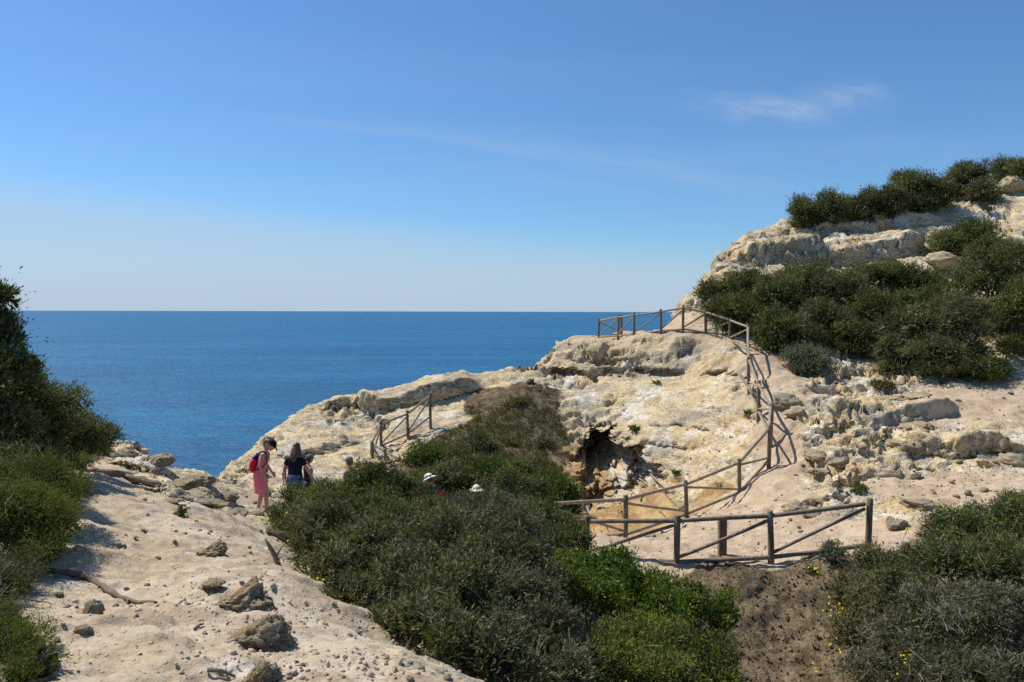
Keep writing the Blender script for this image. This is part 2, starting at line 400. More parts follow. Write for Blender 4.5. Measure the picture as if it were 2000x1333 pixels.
def terrain_material():
    g = G('limestone_and_sand')
    rock, big, mid, fine, grain = rock_nodes(g)
    och = g.ramp(g.math('ADD', g.attr('ochre'), g.math('MULTIPLY_ADD', fine, 0.8, -0.4)), 0.35, 0.75)
    rock = g.mix(och, rock, g.mix(g.ramp(mid, 0.35, 0.65), (0.33, 0.20, 0.085), (0.52, 0.36, 0.17)))
    sand = g.mix(g.ramp(g.noise(0.9, 4, 0.6, loc=(4, 4, 0)), 0.35, 0.66), (0.49, 0.385, 0.25), (0.575, 0.475, 0.34))
    sand = g.mix(g.ramp(g.noise(2.6, 5, 0.65, loc=(1, 9, 0)), 0.55, 0.72), sand, (0.64, 0.565, 0.46))
    sand = g.mix(g.ramp(g.attr('fenced'), 0.3, 0.7, 0, 0.85), sand, g.mix(g.ramp(g.noise(1.4, 4, 0.6, loc=(8, 1, 0)), 0.35, 0.65), (0.49, 0.36, 0.225), (0.57, 0.45, 0.315)))
    sand = g.mix(g.ramp(g.noise(3.4, 7, 0.74, loc=(3, 7, 1)), 0.50, 0.60, 0, 0.75), sand, (0.36, 0.265, 0.175))
    sand = g.mix(g.ramp(g.noise(1.0, 6, 0.7, stretch=(1, 1.5, 1), loc=(2, 2, 6)), 0.54, 0.62, 0, 0.6), sand, (0.40, 0.29, 0.19))
    sand = g.mix(1.0, sand, g.mix(g.ramp(g.noise(11.0, 6, 0.75, loc=(6, 1, 1)), 0.30, 0.42), (0.55, 0.49, 0.42), (1, 1, 1)), 'MULTIPLY')
    peb = g.voro(24.0, rand=1.0)
    pebm = g.ramp(peb, 0.10, 0.28, 1.0, 0.0)
    pcol = g.voro(24.0, out='Color')
    sand = g.mix(g.math('MULTIPLY', pebm, 0.42), sand, g.mix(0.75, pcol, (0.47, 0.39, 0.29)))
    sand = g.mix(1.0, sand, g.mix(g.noise(70.0, 3, 0.7), (0.72, 0.70, 0.68), (1.18, 1.18, 1.18)), 'MULTIPLY')
    soil = g.mix(g.ramp(g.noise(3.0, 5, 0.7), 0.35, 0.65), (0.105, 0.078, 0.047), (0.24, 0.18, 0.112))
    soil = g.mix(1.0, soil, g.mix(g.ramp(g.noise(22.0, 6, 0.75), 0.3, 0.7), (0.42, 0.40, 0.37), (1.4, 1.38, 1.35)), 'MULTIPLY')
    pth = g.ramp(g.math('ADD', g.attr('path'), g.math('MULTIPLY_ADD', g.noise(2.2, 5, 0.7, loc=(5, 2, 2)), 1.0, -0.5)), 0.30, 0.58)
    sl = g.ramp(g.math('ADD', g.attr('soil'), g.math('MULTIPLY_ADD', g.noise(1.6, 5, 0.7, loc=(9, 2, 2)), 1.0, -0.5)), 0.36, 0.62)
    col = g.mix(pth, rock, sand)
    col = g.mix(sl, col, soil)
    crack = g.math('MINIMUM', g.ramp(g.voro(5.5, 'DISTANCE_TO_EDGE', stretch=(1, 1, 1.8)), 0.0, 0.12), 1.0)
    onrock = g.math('SUBTRACT', 1.0, g.math('MAXIMUM', pth, sl))
    nrm = g.bump(g.math('MULTIPLY', crack, onrock), 0.04, 0.5)
    nrm = g.bump(g.math('MULTIPLY', g.noise(3.2, 8, 0.74), g.math('MULTIPLY_ADD', onrock, 0.75, 0.25)), 0.055, 0.7, nrm)
    nrm = g.bump(g.noise(17.0, 6, 0.75), 0.018, 0.7, nrm)
    nrm = g.bump(g.math('MULTIPLY', pebm, g.math('MAXIMUM', pth, sl)), 0.012, 0.7, nrm)
    nrm = g.bump(grain, 0.008, 0.6, nrm)
    return g.done(col, 0.95, nrm, 0.12)
M_TERR = terrain_material()

def rock_material(name, grey):
    g = G(name)
    rock, big, mid, fine, grain = rock_nodes(g, 0.4 + grey)
    rock = g.mix(grey, rock, g.mix(g.ramp(fine, 0.3, 0.7), (0.21, 0.195, 0.165), (0.47, 0.43, 0.36)))
    nrm = g.bump(g.noise(7.0, 8, 0.74), 0.10, 0.8)
    nrm = g.bump(g.noise(30.0, 6, 0.75), 0.03, 0.9, nrm)
    return g.done(rock, 0.95, nrm, 0.12)
M_ROCK = rock_material('pale_limestone', 0.0)
M_ROCKG = rock_material('weathered_limestone', 0.38)

# ------------------------------------------------------------------ terrain mesh
POLE = np.array([0.0, -4.0])
def _rows():
    r = [2.6]
    while r[-1] < 78:
        x = r[-1]
        if x < 6.5: d = 0.05
        elif x < 8.5: d = 0.021
        elif x < 22: d = 0.028 + 0.0023 * (x - 8.5)
        elif x < 40: d = 0.058 + 0.0009 * (x - 22)
        elif x < 49: d = 0.085
        else: d = 0.10 + 0.09 * (x - 49)
        r.append(x + d)
    return np.array(r)
RR = _rows()
AZ = np.linspace(R(-45), R(43), 640)
aa, rr = np.meshgrid(AZ, RR)
nr, nc = aa.shape
XY = np.c_[(np.sin(aa) * rr).ravel() + POLE[0], (np.cos(aa) * rr).ravel() + POLE[1]]
# the smooth ground is worked out on every third row and column and filled in between
ri = np.unique(np.r_[np.arange(0, nr, 3), nr - 1]); ci = np.unique(np.r_[np.arange(0, nc, 3), nc - 1])
cxy = XY.reshape(nr, nc, 2)[np.ix_(ri, ci)].reshape(-1, 2)
cz, cw = ground_np(cxy); cd = land_sd(cxy)
cgrid = np.c_[cz, cd, cw].reshape(len(ri), len(ci), -1)
def upsample(g):
    t = np.empty((nr, len(ci), g.shape[2])); i1 = np.clip(np.searchsorted(ri, np.arange(nr)), 1, len(ri) - 1); i0 = i1 - 1
    f = ((np.arange(nr) - ri[i0]) / (ri[i1] - ri[i0]))[:, None, None]
    t = g[i0] * (1 - f) + g[i1] * f
    j1 = np.clip(np.searchsorted(ci, np.arange(nc)), 1, len(ci) - 1); j0 = j1 - 1
    f = ((np.arange(nc) - ci[j0]) / (ci[j1] - ci[j0]))[None, :, None]
    return t[:, j0] * (1 - f) + t[:, j1] * f
full = upsample(cgrid).reshape(nr * nc, -1)
Z0, far_out, WT = full[:, 0].copy(), full[:, 1].copy(), full[:, 2:].copy()
P = np.c_[XY, Z0]
k_path = WT[:, 0] + WT[:, 1]; k_rock = WT[:, 2] + WT[:, 3]; k_soil = WT[:, 4] + WT[:, 5]; k_och = WT[:, 3].copy()
k_rock = np.maximum(k_rock, sstep(0.0, 0.6, far_out))
def worley(p, seed):
    """distance to the nearest and second nearest feature point, and a random value per cell"""
    f = np.floor(p); fr = (p - f).astype(np.float32); i = f.astype(np.int64)
    d1 = np.full(len(p), 9.0, np.float32); d2 = d1.copy(); idv = np.zeros(len(p), np.float32)
    for dx in (-1, 0, 1):
        for dy in (-1, 0, 1):
            for dz in (-1, 0, 1):
                x, y, z = i[:, 0] + dx, i[:, 1] + dy, i[:, 2] + dz
                h1 = _hash(x, y, z, seed)
                q = (dx + 0.5 + 0.48 * h1 - fr[:, 0]) ** 2 + (dy + 0.5 + 0.48 * _hash(x, y, z, seed + 1) - fr[:, 1]) ** 2 + (dz + 0.5 + 0.48 * _hash(x, y, z, seed + 2) - fr[:, 2]) ** 2
                nearer = q < d1
                d2 = np.where(nearer, d1, np.minimum(d2, q)); idv = np.where(nearer, h1, idv); d1 = np.where(nearer, q, d1)
    return np.sqrt(d1), np.sqrt(d2), idv
def terrace(z, h, L, sharp):
    f = h / L; i = np.floor(f); t = f - i
    return z + (i + sstep(0.5 - sharp, 0.5 + sharp, t) - f) * L
# ledges: rock slopes break into uneven steps
P3 = np.c_[XY, Z0]
warp = 0.34 * fbm(P3 * 0.55, 4, seed=21) + 0.025 * XY[:, 0]
patch = fbm(P3 * np.array([0.20, 0.20, 0.2]), 3, seed=31)
tmask = sstep(-0.15, 0.2, patch) * sstep(0.35, 0.8, k_rock)
hill = sstep(5.5, 8.0, XY[:, 0]) * sstep(15.5, 17, XY[:, 1])
zt = terrace(Z0, Z0 + warp, 0.62, 0.24)
zt2 = terrace(zt, zt + 0.6 * warp + 0.13, 0.21, 0.26)
Z1 = Z0 + (zt - Z0) * tmask * (0.22 + 0.50 * hill) + (zt2 - zt) * 0.45 * k_rock * tmask * (0.3 + 0.6 * hill)
# single rock shelves: the ground steps up along a line
YS = np.zeros(len(XY))
def shelf_line(pts, H, reach=1.5, wob=0.22):
    global Z1
    w = np.array([W(*a)[:2] for a in pts])
    lo, hi = w.min(0) - 2.5, w.max(0) + 2.5
    i = np.nonzero((XY[:, 0] > lo[0]) & (XY[:, 0] < hi[0]) & (XY[:, 1] > lo[1]) & (XY[:, 1] < hi[1]))[0]
    q = XY[i]; best = np.full(len(i), 1e9); sgn = np.ones(len(i)); along = np.zeros(len(i))
    for k in range(len(w) - 1):
        e = w[k + 1] - w[k]; L2 = e @ e
        t = np.clip(((q - w[k]) @ e) / L2, 0, 1)
        dv = q - w[k] - t[:, None] * e
        dd = np.hypot(dv[:, 0], dv[:, 1])
        s_ = np.sign(e[0] * dv[:, 1] - e[1] * dv[:, 0])
        m = dd < best
        best = np.where(m, dd, best); sgn = np.where(m, s_, sgn); along = np.where(m, (k + t) / (len(w) - 1), along)
    d = best * sgn + wob * fbm(np.c_[q * 1.2, np.zeros(len(q))], 4, 0.6, seed=int(pts[0][0]))
    ends = sstep(0, 0.12, along) * (1 - sstep(0.88, 1, along)) * (1 - sstep(2.0, 2.5, best))
    wd = 0.40 if pts[0][2] < 30 else 0.6
    fr = np.clip(d / wd, 0, 1); H_ = H * (0.75 + 0.5 * vnoise(np.c_[q * 0.9, np.zeros(len(q))], 9))
    step = fr * np.exp(-np.maximum(d - wd, 0) / reach) * H_ * 0.72
    dip = -(1 - fr) * np.exp(-np.maximum(-d, 0) / 0.5) * H_ * 0.28
    Z1[i] += ends * (step + dip)
    YS[i] -= ends * (wd * 1.05) * fr ** 0.8 * np.exp(-np.maximum(d - wd, 0) / 1.0)     # the riser is pulled upright
for a_ in (([(1560, 856, 21.9), (1640, 838, 22.3), (1720, 840, 22.3), (1800, 827, 22.7), (1900, 800, 23.4)], 0.55),
           ([(1740, 872, 21.2), (1830, 888, 20.8), (1900, 892, 20.6), (2000, 898, 20.3), (2100, 900, 20.2)], 0.62),
           ([(1530, 1006, 18.8), (1600, 992, 19.0), (1670, 986, 19.1)], 0.28), ([(1600, 935, 20.1), (1700, 930, 20.0), (1800, 935, 19.6)], 0.25),
           ([(1420, 522, 38.3), (1550, 506, 38.2), (1700, 502, 38.0), (1840, 486, 38.0)], 0.9), ([(1560, 470, 40.6), (1700, 455, 40.8), (1850, 440, 41)], 0.5),
           ([(330, 992, 12.5), (400, 1002, 12.8), (450, 984, 14.6), (480, 965, 16.5)], 0.32), ([(240, 915, 14.6), (330, 938, 15.0), (420, 955, 16.6)], 0.30),
           ([(560, 900, 25.2), (640, 885, 26.5), (720, 850, 28.2)], 0.18), ([(690, 800, 30.2), (780, 790, 30.6), (870, 770, 31.4), (960, 752, 32.2)], 0.40)):
    shelf_line(*a_)
P[:, 2] = Z1
P[:, 1] += YS
def normals(P):
    g = P.reshape(nr, nc, 3)
    du = np.empty_like(g); dv = np.empty_like(g)
    du[:, 1:-1] = g[:, 2:] - g[:, :-2]; du[:, 0] = g[:, 1] - g[:, 0]; du[:, -1] = g[:, -1] - g[:, -2]
    dv[1:-1] = g[2:] - g[:-2]; dv[0] = g[1] - g[0]; dv[-1] = g[-1] - g[-2]
    n = np.cross(du, dv).reshape(-1, 3)
    n /= np.linalg.norm(n, axis=1, keepdims=True) + 1e-9
    n[n[:, 2] < 0] *= -1
    return n
NR = normals(np.c_[XY, Z0])
steep = sstep(0.05, 0.32, 1 - NR[:, 2])
hn = NR.copy(); hn[:, 2] = 0; hn /= np.linalg.norm(hn, axis=1, keepdims=True) + 1e-6
# bedding: bulging beds and undercut joints on steep rock
h = P[:, 2] + 0.20 * fbm(P * 0.5, 3, seed=41) + 0.04 * P[:, 0]
bed = np.abs(((h / 0.62) % 1.0) * 2 - 1)
bulge = (1 - bed ** 4) - 0.55
bedmask = k_rock * steep * sstep(-0.15, 0.25, fbm(P * 0.3, 2, seed=44))
P += hn * (bulge * 0.34 * bedmask)[:, None]
# rough weathered relief: lumps, blocks with open joints, pits
lump = fbm(P * 0.75, 5, 0.52, seed=51)
rdg = fbm(P * np.array([1.5, 1.5, 2.6]), 5, 0.58, seed=61, ridged=True)
small = fbm(P * 6.0, 3, 0.6, seed=71)
blocky = sstep(-0.12, 0.18, fbm(P * 0.33, 3, seed=77) + 0.10 * hill - 0.05)
fc_ = W(1300, 860, 27.0)
face = 1 - sstep(1.8, 3.6, np.hypot(XY[:, 0] - fc_[0], (XY[:, 1] - fc_[1]) * 0.9))
blocky *= 1 - 0.85 * face
near = sstep(3, 14, XY[:, 1])
disp = np.zeros(len(P), np.float32)
rk = np.nonzero((k_rock > 0.15) & (far_out < 6))[0]
q = P[rk] + 0.25 * np.c_[lump[rk], rdg[rk], small[rk]]
w1, w2, wid = worley(q * np.array([0.60, 0.60, 1.7]), 301)
v1, v2, vid = worley(q * np.array([1.9, 1.9, 3.6]), 401)
jb = 1 - sstep(0.02, 0.20, w2 - w1); js = 1 - sstep(0.02, 0.25, v2 - v1)
blk = np.zeros(len(P), np.float32); blk2 = blk.copy()
blk[rk] = -0.20 * jb + 0.17 * wid; blk2[rk] = -0.07 * js + 0.05 * vid
disp += k_rock * (0.30 + 0.70 * near) * (1 - 0.5 * face) * (0.11 * lump + 0.040 * small + blocky * (0.13 * (rdg - 0.2) + blk + blk2) + (1 - blocky) * (0.05 * (rdg - 0.2) + 0.22 * blk))
slab = fbm(P * np.array([1.1, 1.6, 1.0]), 3, seed=5)
shelf = (sstep(-0.02, 0.03, slab) + sstep(0.2, 0.24, slab) + sstep(-0.25, -0.21, slab)) * 0.022
disp += k_path * (0.035 * lump + 0.022 * fbm(P * 2.5, 4, seed=81) + 0.024 * small + 1.1 * shelf + 0.05 * np.maximum(rdg - 0.02, 0) * sstep(0.0, 0.25, slab) + 0.016 * fbm(P * 13.0, 3, 0.65, seed=83))
disp += k_soil * (0.13 * lump + 0.11 * fbm(P * 3.0, 4, 0.6, seed=91) + 0.06 * small)
disp += sstep(0.8, 4, far_out) * 0.9 * fbm(P * 0.3, 4, seed=95)
P += NR * disp[:, None]
# hollow under the rock face: a cave mouth
def hollow(px, py, D, rx, rz, depth, up=0.0):
    c = W(px, py, D)
    m = (np.abs(P[:, 1] - D) < 3.5) & (np.abs(P[:, 0] - c[0]) < 1.6 * rx) & (np.abs(P[:, 2] - c[2]) < 1.6 * rz)
    i = np.nonzero(m)[0]
    dx = (P[i, 0] - c[0]) / rx; dz = (P[i, 2] - c[2]) / rz
    k = sstep(0, 0.7, np.clip(1 - (dx * dx + dz * dz + 0.9 * fbm(P[i] * 1.3, 4, 0.55, seed=int(px))), 0, 1))
    P[i, 1] += depth * k * (1 + 0.35 * fbm(P[i] * 1.8, 4, 0.6, seed=7)) + 0.30 * sstep(0, 0.25, k) * fbm(P[i] * 3.2, 4, 0.6, seed=17)
    P[i, 2] += up * k
hollow(1207, 968, 25.8, 1.4, 1.6, 2.6, 0.3)
hollow(1190, 905, 27.0, 0.75, 0.8, 1.9, 0.25)
# deep joints under the upper ledge and under the ledges of the right slope
for (px, py, D, rx, rz, dp) in ((1280, 728, 31.6, 0.9, 0.16, 0.6), (1105, 727, 33.4, 1.0, 0.15, 0.7), (1195, 726, 32.6, 0.5, 0.12, 0.4), (1400, 730, 29.8, 0.5, 0.12, 0.4),
                                (1930, 884, 20.9, 0.8, 0.10, 0.3)):
    hollow(px, py, D, rx, rz, dp)
N2 = normals(P)
st2 = sstep(0.25, 0.65, 1 - N2[:, 2]) * k_rock * (far_out < 3)
i2 = np.nonzero(st2 > 0.02)[0]
c1, c2, cid = worley(P[i2] * np.array([2.4, 2.4, 3.4]), 511)
P[i2] += N2[i2] * (st2[i2] * (0.10 * cid - 0.10 * (1 - sstep(0.02, 0.25, c2 - c1)) + 0.07 * fbm(P[i2] * 4.5, 3, 0.6, seed=47)))[:, None]
grid_i = np.arange(nr * nc).reshape(nr, nc)
FQ = np.stack([grid_i[:-1, :-1], grid_i[:-1, 1:], grid_i[1:, 1:], grid_i[1:, :-1]], -1).reshape(-1, 4)
FC = P[FQ].mean(1)
keep = (P[FQ][:, :, 2].max(1) > SEA_Z - 1.0)
wn_ = WT + 0.22 * fbm(np.c_[XY * 1.3, Z0], 3, seed=13)[:, None] * np.array([1, 1, -1, -1, .5, .5])
fk = wn_[FQ].mean(1).argmax(1)
fx, fy = FC[:, 0], FC[:, 1]
out_f = far_out[FQ].mean(1) > 0.5
region = np.full(len(FQ), 4)
region[fk == 0] = 0
region[fk == 1] = 1
soilf = (fk == 4) | (fk == 5)
region[soilf] = 2
region[soilf & (fx > 3.3) & (fy < 16.5) & (fk == 4)] = 3
rockf = (fk == 2) | (fk == 3) | out_f
region[rockf] = 4
region[rockf & (fx < -4.6) & (fy < 21)] = 5
region[rockf & (fx > 0.245 * fy + 2.0)] = 6
region[rockf & (fy > 33) & (fx > 5.8)] = 6
region[soilf & (fx > 0.2 * fy) & (fy > 16.5)] = 6
REG = {0: ('dirt_path', 'trodden sandy path running down the left foreground', 'path'),
       1: ('clifftop_path', 'sandy path along the wooden fences, climbing round the headland', 'path'),
       2: ('scrub_ground', 'brown soil and litter under the shrubs and in the gully', 'ground'),
       3: ('earth_bank', 'bare brown earth bank below the near wooden fence', 'bank'),
       4: ('limestone_headland', 'pale limestone headland with a cave mouth in front of the sea', 'headland'),
       5: ('rock_outcrop', 'rough rock edge at the end of the sandy path, above the sea', 'rock outcrop'),
       6: ('rocky_hillside', 'pale rocky hillside rising to the right with shrubs on it', 'hillside')}
TERR = {}
for k, (nm, lab, cat) in REG.items():
    sel = keep & (region == k)
    f = FQ[sel]
    used, inv = np.unique(f, return_inverse=True)
    me = npmesh(nm, P[used], inv.reshape(-1, 4), k not in (4, 5, 6),
                {'path': k_path[used], 'fenced': WT[used, 1], 'soil': k_soil[used] * (1 - sstep(0.2, 1.0, far_out[used])), 'ochre': k_och[used]})
    # shade across the seams with the normals of the whole surface
    TERR[k] = prop(link(nm, me, M_TERR), lab, cat, kind='structure')
NFIN = normals(P)
TG = P.reshape(nr, nc, 3)
def surf(x, y):
    """height of the finished surface near (x, y)"""
    a = math.atan2(x - POLE[0], y - POLE[1]); r = math.hypot(x - POLE[0], y - POLE[1])
    j = int(round((a - AZ[0]) / (AZ[1] - AZ[0]))); i = int(np.searchsorted(RR, r))
    if 0 <= j < nc and 0 < i < nr:
        return float(TG[i, j, 2])
    return gz(x, y)
def surf_pt(px, py, D):
    p = W(px, py, D)
    return Vector((p[0], p[1], surf(p[0], p[1])))
_dirs = None
def hit(px, py, dmin=2.5, dmax=60):
    """where the line of sight through a pixel first meets the smooth ground"""
    D = np.exp(np.linspace(math.log(dmin), math.log(dmax), 400))
    d = W(px, py, 1.0)
    q = d[None, :] * D[:, None]
    z = np.array([surf(a, b) for a, b, c in q])
    below = np.nonzero(q[:, 2] <= z)[0]
    i = below[0] if len(below) else len(D) - 1
    return Vector((q[i, 0], q[i, 1], z[i]))

# ------------------------------------------------------------------ sea
def sea_material():
    g = G('sea_water')
    streak = g.noise(0.010, 5, 0.6, stretch=(0.45, 1.6, 1))
    chop = g.noise(0.42, 5, 0.62, stretch=(0.7, 1.15, 1))
    swell = g.noise(0.065, 4, 0.6, stretch=(0.5, 1.3, 1))
    col = g.mix(g.ramp(streak, 0.35, 0.65), (0.002, 0.076, 0.172), (0.004, 0.110, 0.230))
    col = g.mix(1.0, col, g.mix(g.ramp(g.noise(0.16, 6, 0.7, stretch=(0.55, 1.3, 1)), 0.3, 0.7), (0.66, 0.72, 0.78), (1.45, 1.3, 1.2)), 'MULTIPLY')  # light and dark of the ripples painted into the water colour
    col = g.mix(g.ramp(g.noise(0.9, 4, 0.7), 0.66, 0.78), col, (0.03, 0.15, 0.27))  # paler flecks, reflection off small waves put into the colour
    h = g.math('ADD', g.math('MULTIPLY', chop, 1.0), g.math('MULTIPLY', swell, 2.6))
    n = g.bump(h, 1.0, 1.0)
    return g.done(col, 0.36, n, 0.30, IOR=1.33)
ring = [0, 60, 120, 250, 600, 1500, 5000, 20000, 90000]
sv_, sf_ = [(0, 0, SEA_Z)], []
NS = 48
for r_ in ring[1:]:
    for k in range(NS):
        a = 2 * math.pi * k / NS
        sv_.append((r_ * math.cos(a), r_ * math.sin(a), SEA_Z))
tri = []
for k in range(NS):
    tri.append((0, 1 + k, 1 + (k + 1) % NS))
    for j in range(len(ring) - 2):
        a0 = 1 + j * NS + k; a1 = 1 + j * NS + (k + 1) % NS
        tri.append((a0, a0 + NS, a1 + NS)); tri.append((a0, a1 + NS, a1))
sea_me = npmesh('sea', np.array(sv_), np.array(tri))
prop(link('sea', sea_me, sea_material()), 'deep blue open sea reaching the horizon behind the headland', 'sea', kind='structure')
# ------------------------------------------------------------------ timber fences
def wood_material(name, dark, light):
    g = G(name)
    n = g.noise(9, 5, 0.65, stretch=(1, 1, 0.35)); f = g.noise(60, 3, 0.6)
    c = g.mix(g.ramp(n, 0.3, 0.7), dark, light)
    c = g.mix(1.0, c, g.mix(f, (0.7, 0.69, 0.68), (1.2, 1.2, 1.2)), 'MULTIPLY')
    c = g.mix(g.ramp(g.noise(2.3, 4, 0.6), 0.55, 0.75), c, (0.24, 0.215, 0.18))
    return g.done(c, 0.85, g.bump(g.noise(40, 5, 0.7, stretch=(1, 1, 0.3)), 0.008, 0.7), 0.2)
M_WOOD = wood_material('weathered_post_wood', (0.125, 0.095, 0.065), (0.26, 0.20, 0.135))
M_RAIL = wood_material('sunlit_rail_wood', (0.25, 0.195, 0.135), (0.43, 0.35, 0.255))  # paler than the posts: sunlight on the rails put into the colour
M_GREYRAIL = wood_material('greyed_rail_wood', (0.155, 0.12, 0.085), (0.32, 0.255, 0.18))

def tube_data(pts, radii, n=12, cap_round=True, wob=0.0, seed=0):
    pts = [Vector(p) for p in pts]
    vs, fs = [], []
    rs = random.Random(seed)
    prev = None
    for i, p in enumerate(pts):
        d = (pts[min(i + 1, len(pts) - 1)] - pts[max(i - 1, 0)]).normalized()
        if prev is None:
            a = d.orthogonal().normalized()
        else:
            a = (prev - d * prev.dot(d)).normalized()
        prev = a; b = d.cross(a)
        for k in range(n):
            t = 2 * math.pi * k / n
            r = radii[i] * (1 + wob * rs.uniform(-1, 1))
            vs.append(p + (a * math.cos(t) + b * math.sin(t)) * r)
    for i in range(len(pts) - 1):
        for k in range(n):
            fs.append((i * n + k, i * n + (k + 1) % n, (i + 1) * n + (k + 1) % n, (i + 1) * n + k))
    fs.append(tuple(range(n - 1, -1, -1)))
    fs.append(tuple((len(pts) - 1) * n + k for k in range(n)))
    return vs, fs
def tube_mesh(name, pts, radii, n=12, wob=0.0, seed=0, origin=None, smooth=True):
    vs, fs = tube_data(pts, radii, n, wob=wob, seed=seed)
    if origin is not None:
        vs = [v - origin for v in vs]
    me = bpy.data.meshes.new(name)
    me.from_pydata([tuple(v) for v in vs], [], fs)
    if smooth:
        for p in me.polygons:
            p.use_smooth = len(p.vertices) == 4
    return me
def log(name, a, b, r, origin, parent, mat, seed):
    """round timber from a to b with bevelled ends"""
    a, b = Vector(a), Vector(b); d = (b - a)
    L = d.length; d.normalize(); e = min(0.02, L * 0.1)
    rs = random.Random(seed)
    sag = Vector((rs.uniform(-1, 1), rs.uniform(-1, 1), rs.uniform(-1, 1))) * 0.012
    ts = [0, e / L, 0.25, 0.5, 0.75, 1 - e / L, 1]
    pts = [a + d * (L * t) + sag * math.sin(math.pi * t) for t in ts]
    t0, t1 = rs.uniform(0.94, 1.06), rs.uniform(0.94, 1.06)
    rad = [r * k for k in (0.78 * t0, t0, t0, 0.5 * (t0 + t1), t1, t1, 0.78 * t1)]
    return link(name, tube_mesh(name, pts, rad, 12, 0.02, seed, origin), mat, parent)

def fence(name, label, posts, bays, r_post=0.054, r_rail=0.041, brace='down', drop=0.11, foot=0.10, mat_rail=None):
    """posts: (px, top_py, base_py, D); bays: (i, j, with_bottom, with_brace)"""
    base = [Vector(W(px, b, D)) for px, t, b, D in posts]
    top = [Vector(W(px, t, D)) for px, t, b, D in posts]
    root = prop(empty(name, base[0]), label, 'fence')
    O = base[0].copy()
    for i, (b, t) in enumerate(zip(base, top)):
        up = Vector((random.uniform(-.03, .03), random.uniform(-.02, .02), 1)).normalized()
        gzv = surf(b.x, b.y)
        bottom = b - up * max(0.35, b.z - gzv + 0.3)
        log('post', bottom, b + up * (t - b).length, r_post, O, root, M_WOOD, i * 7 + 1)
    zu = Vector((0, 0, 1))
    for (i, j, wb, wr) in bays:
        d = (base[j] - base[i]); d.normalize()
        ta, tb = top[i] - zu * drop, top[j] - zu * drop
        ba, bb = base[i] + zu * foot, base[j] + zu * foot
        e = d * (r_post * 0.72)
        log('top_rail', ta + e, tb - e, r_rail, O, root, mat_rail or M_RAIL, i * 13 + j)
        if wb:
            log('bottom_rail', ba + e, bb - e, r_rail * 0.95, O, root, mat_rail or M_RAIL, i * 17 + j)
        if wr == 1:      # high at i, low at j
            log('brace', ta + e - zu * 0.09, bb - e + zu * 0.09, r_rail * 0.78, O, root, mat_rail or M_RAIL, i * 19 + j)
        elif wr == 2:    # low at i, high at j
            log('brace', ba + e + zu * 0.09, tb - e - zu * 0.09, r_rail * 0.78, O, root, mat_rail or M_RAIL, i * 19 + j)
    return root, base, top, O

fence('timber_fence', 'near dark timber fence with round posts, along the top of the brown bank',
      [(985, 1012, 1080, 16.4), (1145, 1008, 1098, 15.8), (1320, 1007, 1108, 15.4), (1505, 997, 1099, 15.4), (1695, 973, 1075, 15.3)],
      [(0, 1, True, 2), (1, 2, True, 2), (2, 3, True, 2), (3, 4, True, 2)], 0.060, 0.044, mat_rail=M_GREYRAIL)
FB = [(930, 985, 1075, 17.2), (1071, 975, 1062, 17.8), (1221, 967, 1053, 18.3), (1340, 938, 1012, 20.5), (1444, 896, 969, 21.5), (1502, 830, 906, 21.6), (1506, 787, 858, 23.0),
      (1481, 743, 810, 24.4), (1463, 697, 757, 26.2), (1461, 633, 690, 28.6), (1425, 620, 669, 30.7), (1378, 605, 655, 31.7), (1334, 597, 648, 32.0), (1291, 604, 651, 32.6),
      (1238, 611, 658, 33.4), (1207, 615, 661, 34.4), (1170, 622, 663, 35.6), (1214, 614, 656, 36.3)]
fb = fence('timber_fence', 'long pale timber fence that curves from the hollow up round the headland', FB,
           [(i, i + 1, True, 1) for i in range(len(FB) - 1)])
log('bottom_rail', W(1441, 726, 26.3), W(1470, 770, 25.2), 0.045, fb[3], fb[0], M_RAIL, 501)
fence('timber_fence', 'small far timber stair fence on the pale rock beside the green gully',
      [(841, 768, 819, 28.8), (797, 802, 853, 28.3), (744, 823, 877, 27.6), (725, 861, 908, 26.8)],
      [(0, 1, True, 1), (1, 2, True, 1), (2, 3, True, 1)], 0.052, 0.04)
fence('timber_fence', 'low end of the far stair fence, bent sideways above the grey cap',
      [(728, 862, 908, 26.6), (752, 876, 925, 26.3), (779, 892, 940, 25.9), (722, 909, 950, 25.2)],
      [(0, 1, False, 1), (1, 2, False, 1), (2, 3, False, 0)], 0.052, 0.042)
# square timber post behind the near fence
q = Vector(W(1410, 1106, 15.95)); qt = Vector(W(1410, 1012, 15.95))
bm = bmesh.new(); bmesh.ops.create_cube(bm, size=1)
for v in bm.verts:
    v.co = Vector((v.co.x * 0.155, v.co.y * 0.155, (v.co.z + 0.5) * (qt.z - q.z + 0.3) - 0.3))
bmesh.ops.bevel(bm, geom=list(bm.edges), offset=0.012, segments=2, affect='EDGES')
me = bpy.data.meshes.new('square_post'); bm.to_mesh(me); bm.free()
o = prop(link('square_post', me, M_WOOD), 'square wooden post standing on the path just behind the near fence', 'post')
o.location = q
# ------------------------------------------------------------------ plants
def surf_np(xy):
    a = np.arctan2(xy[:, 0] - POLE[0], xy[:, 1] - POLE[1]); r = np.hypot(xy[:, 0] - POLE[0], xy[:, 1] - POLE[1])
    j = np.clip(np.round((a - AZ[0]) / (AZ[1] - AZ[0])).astype(int), 0, nc - 1); i = np.clip(np.searchsorted(RR, r), 0, nr - 1)
    return TG[i, j, 2]

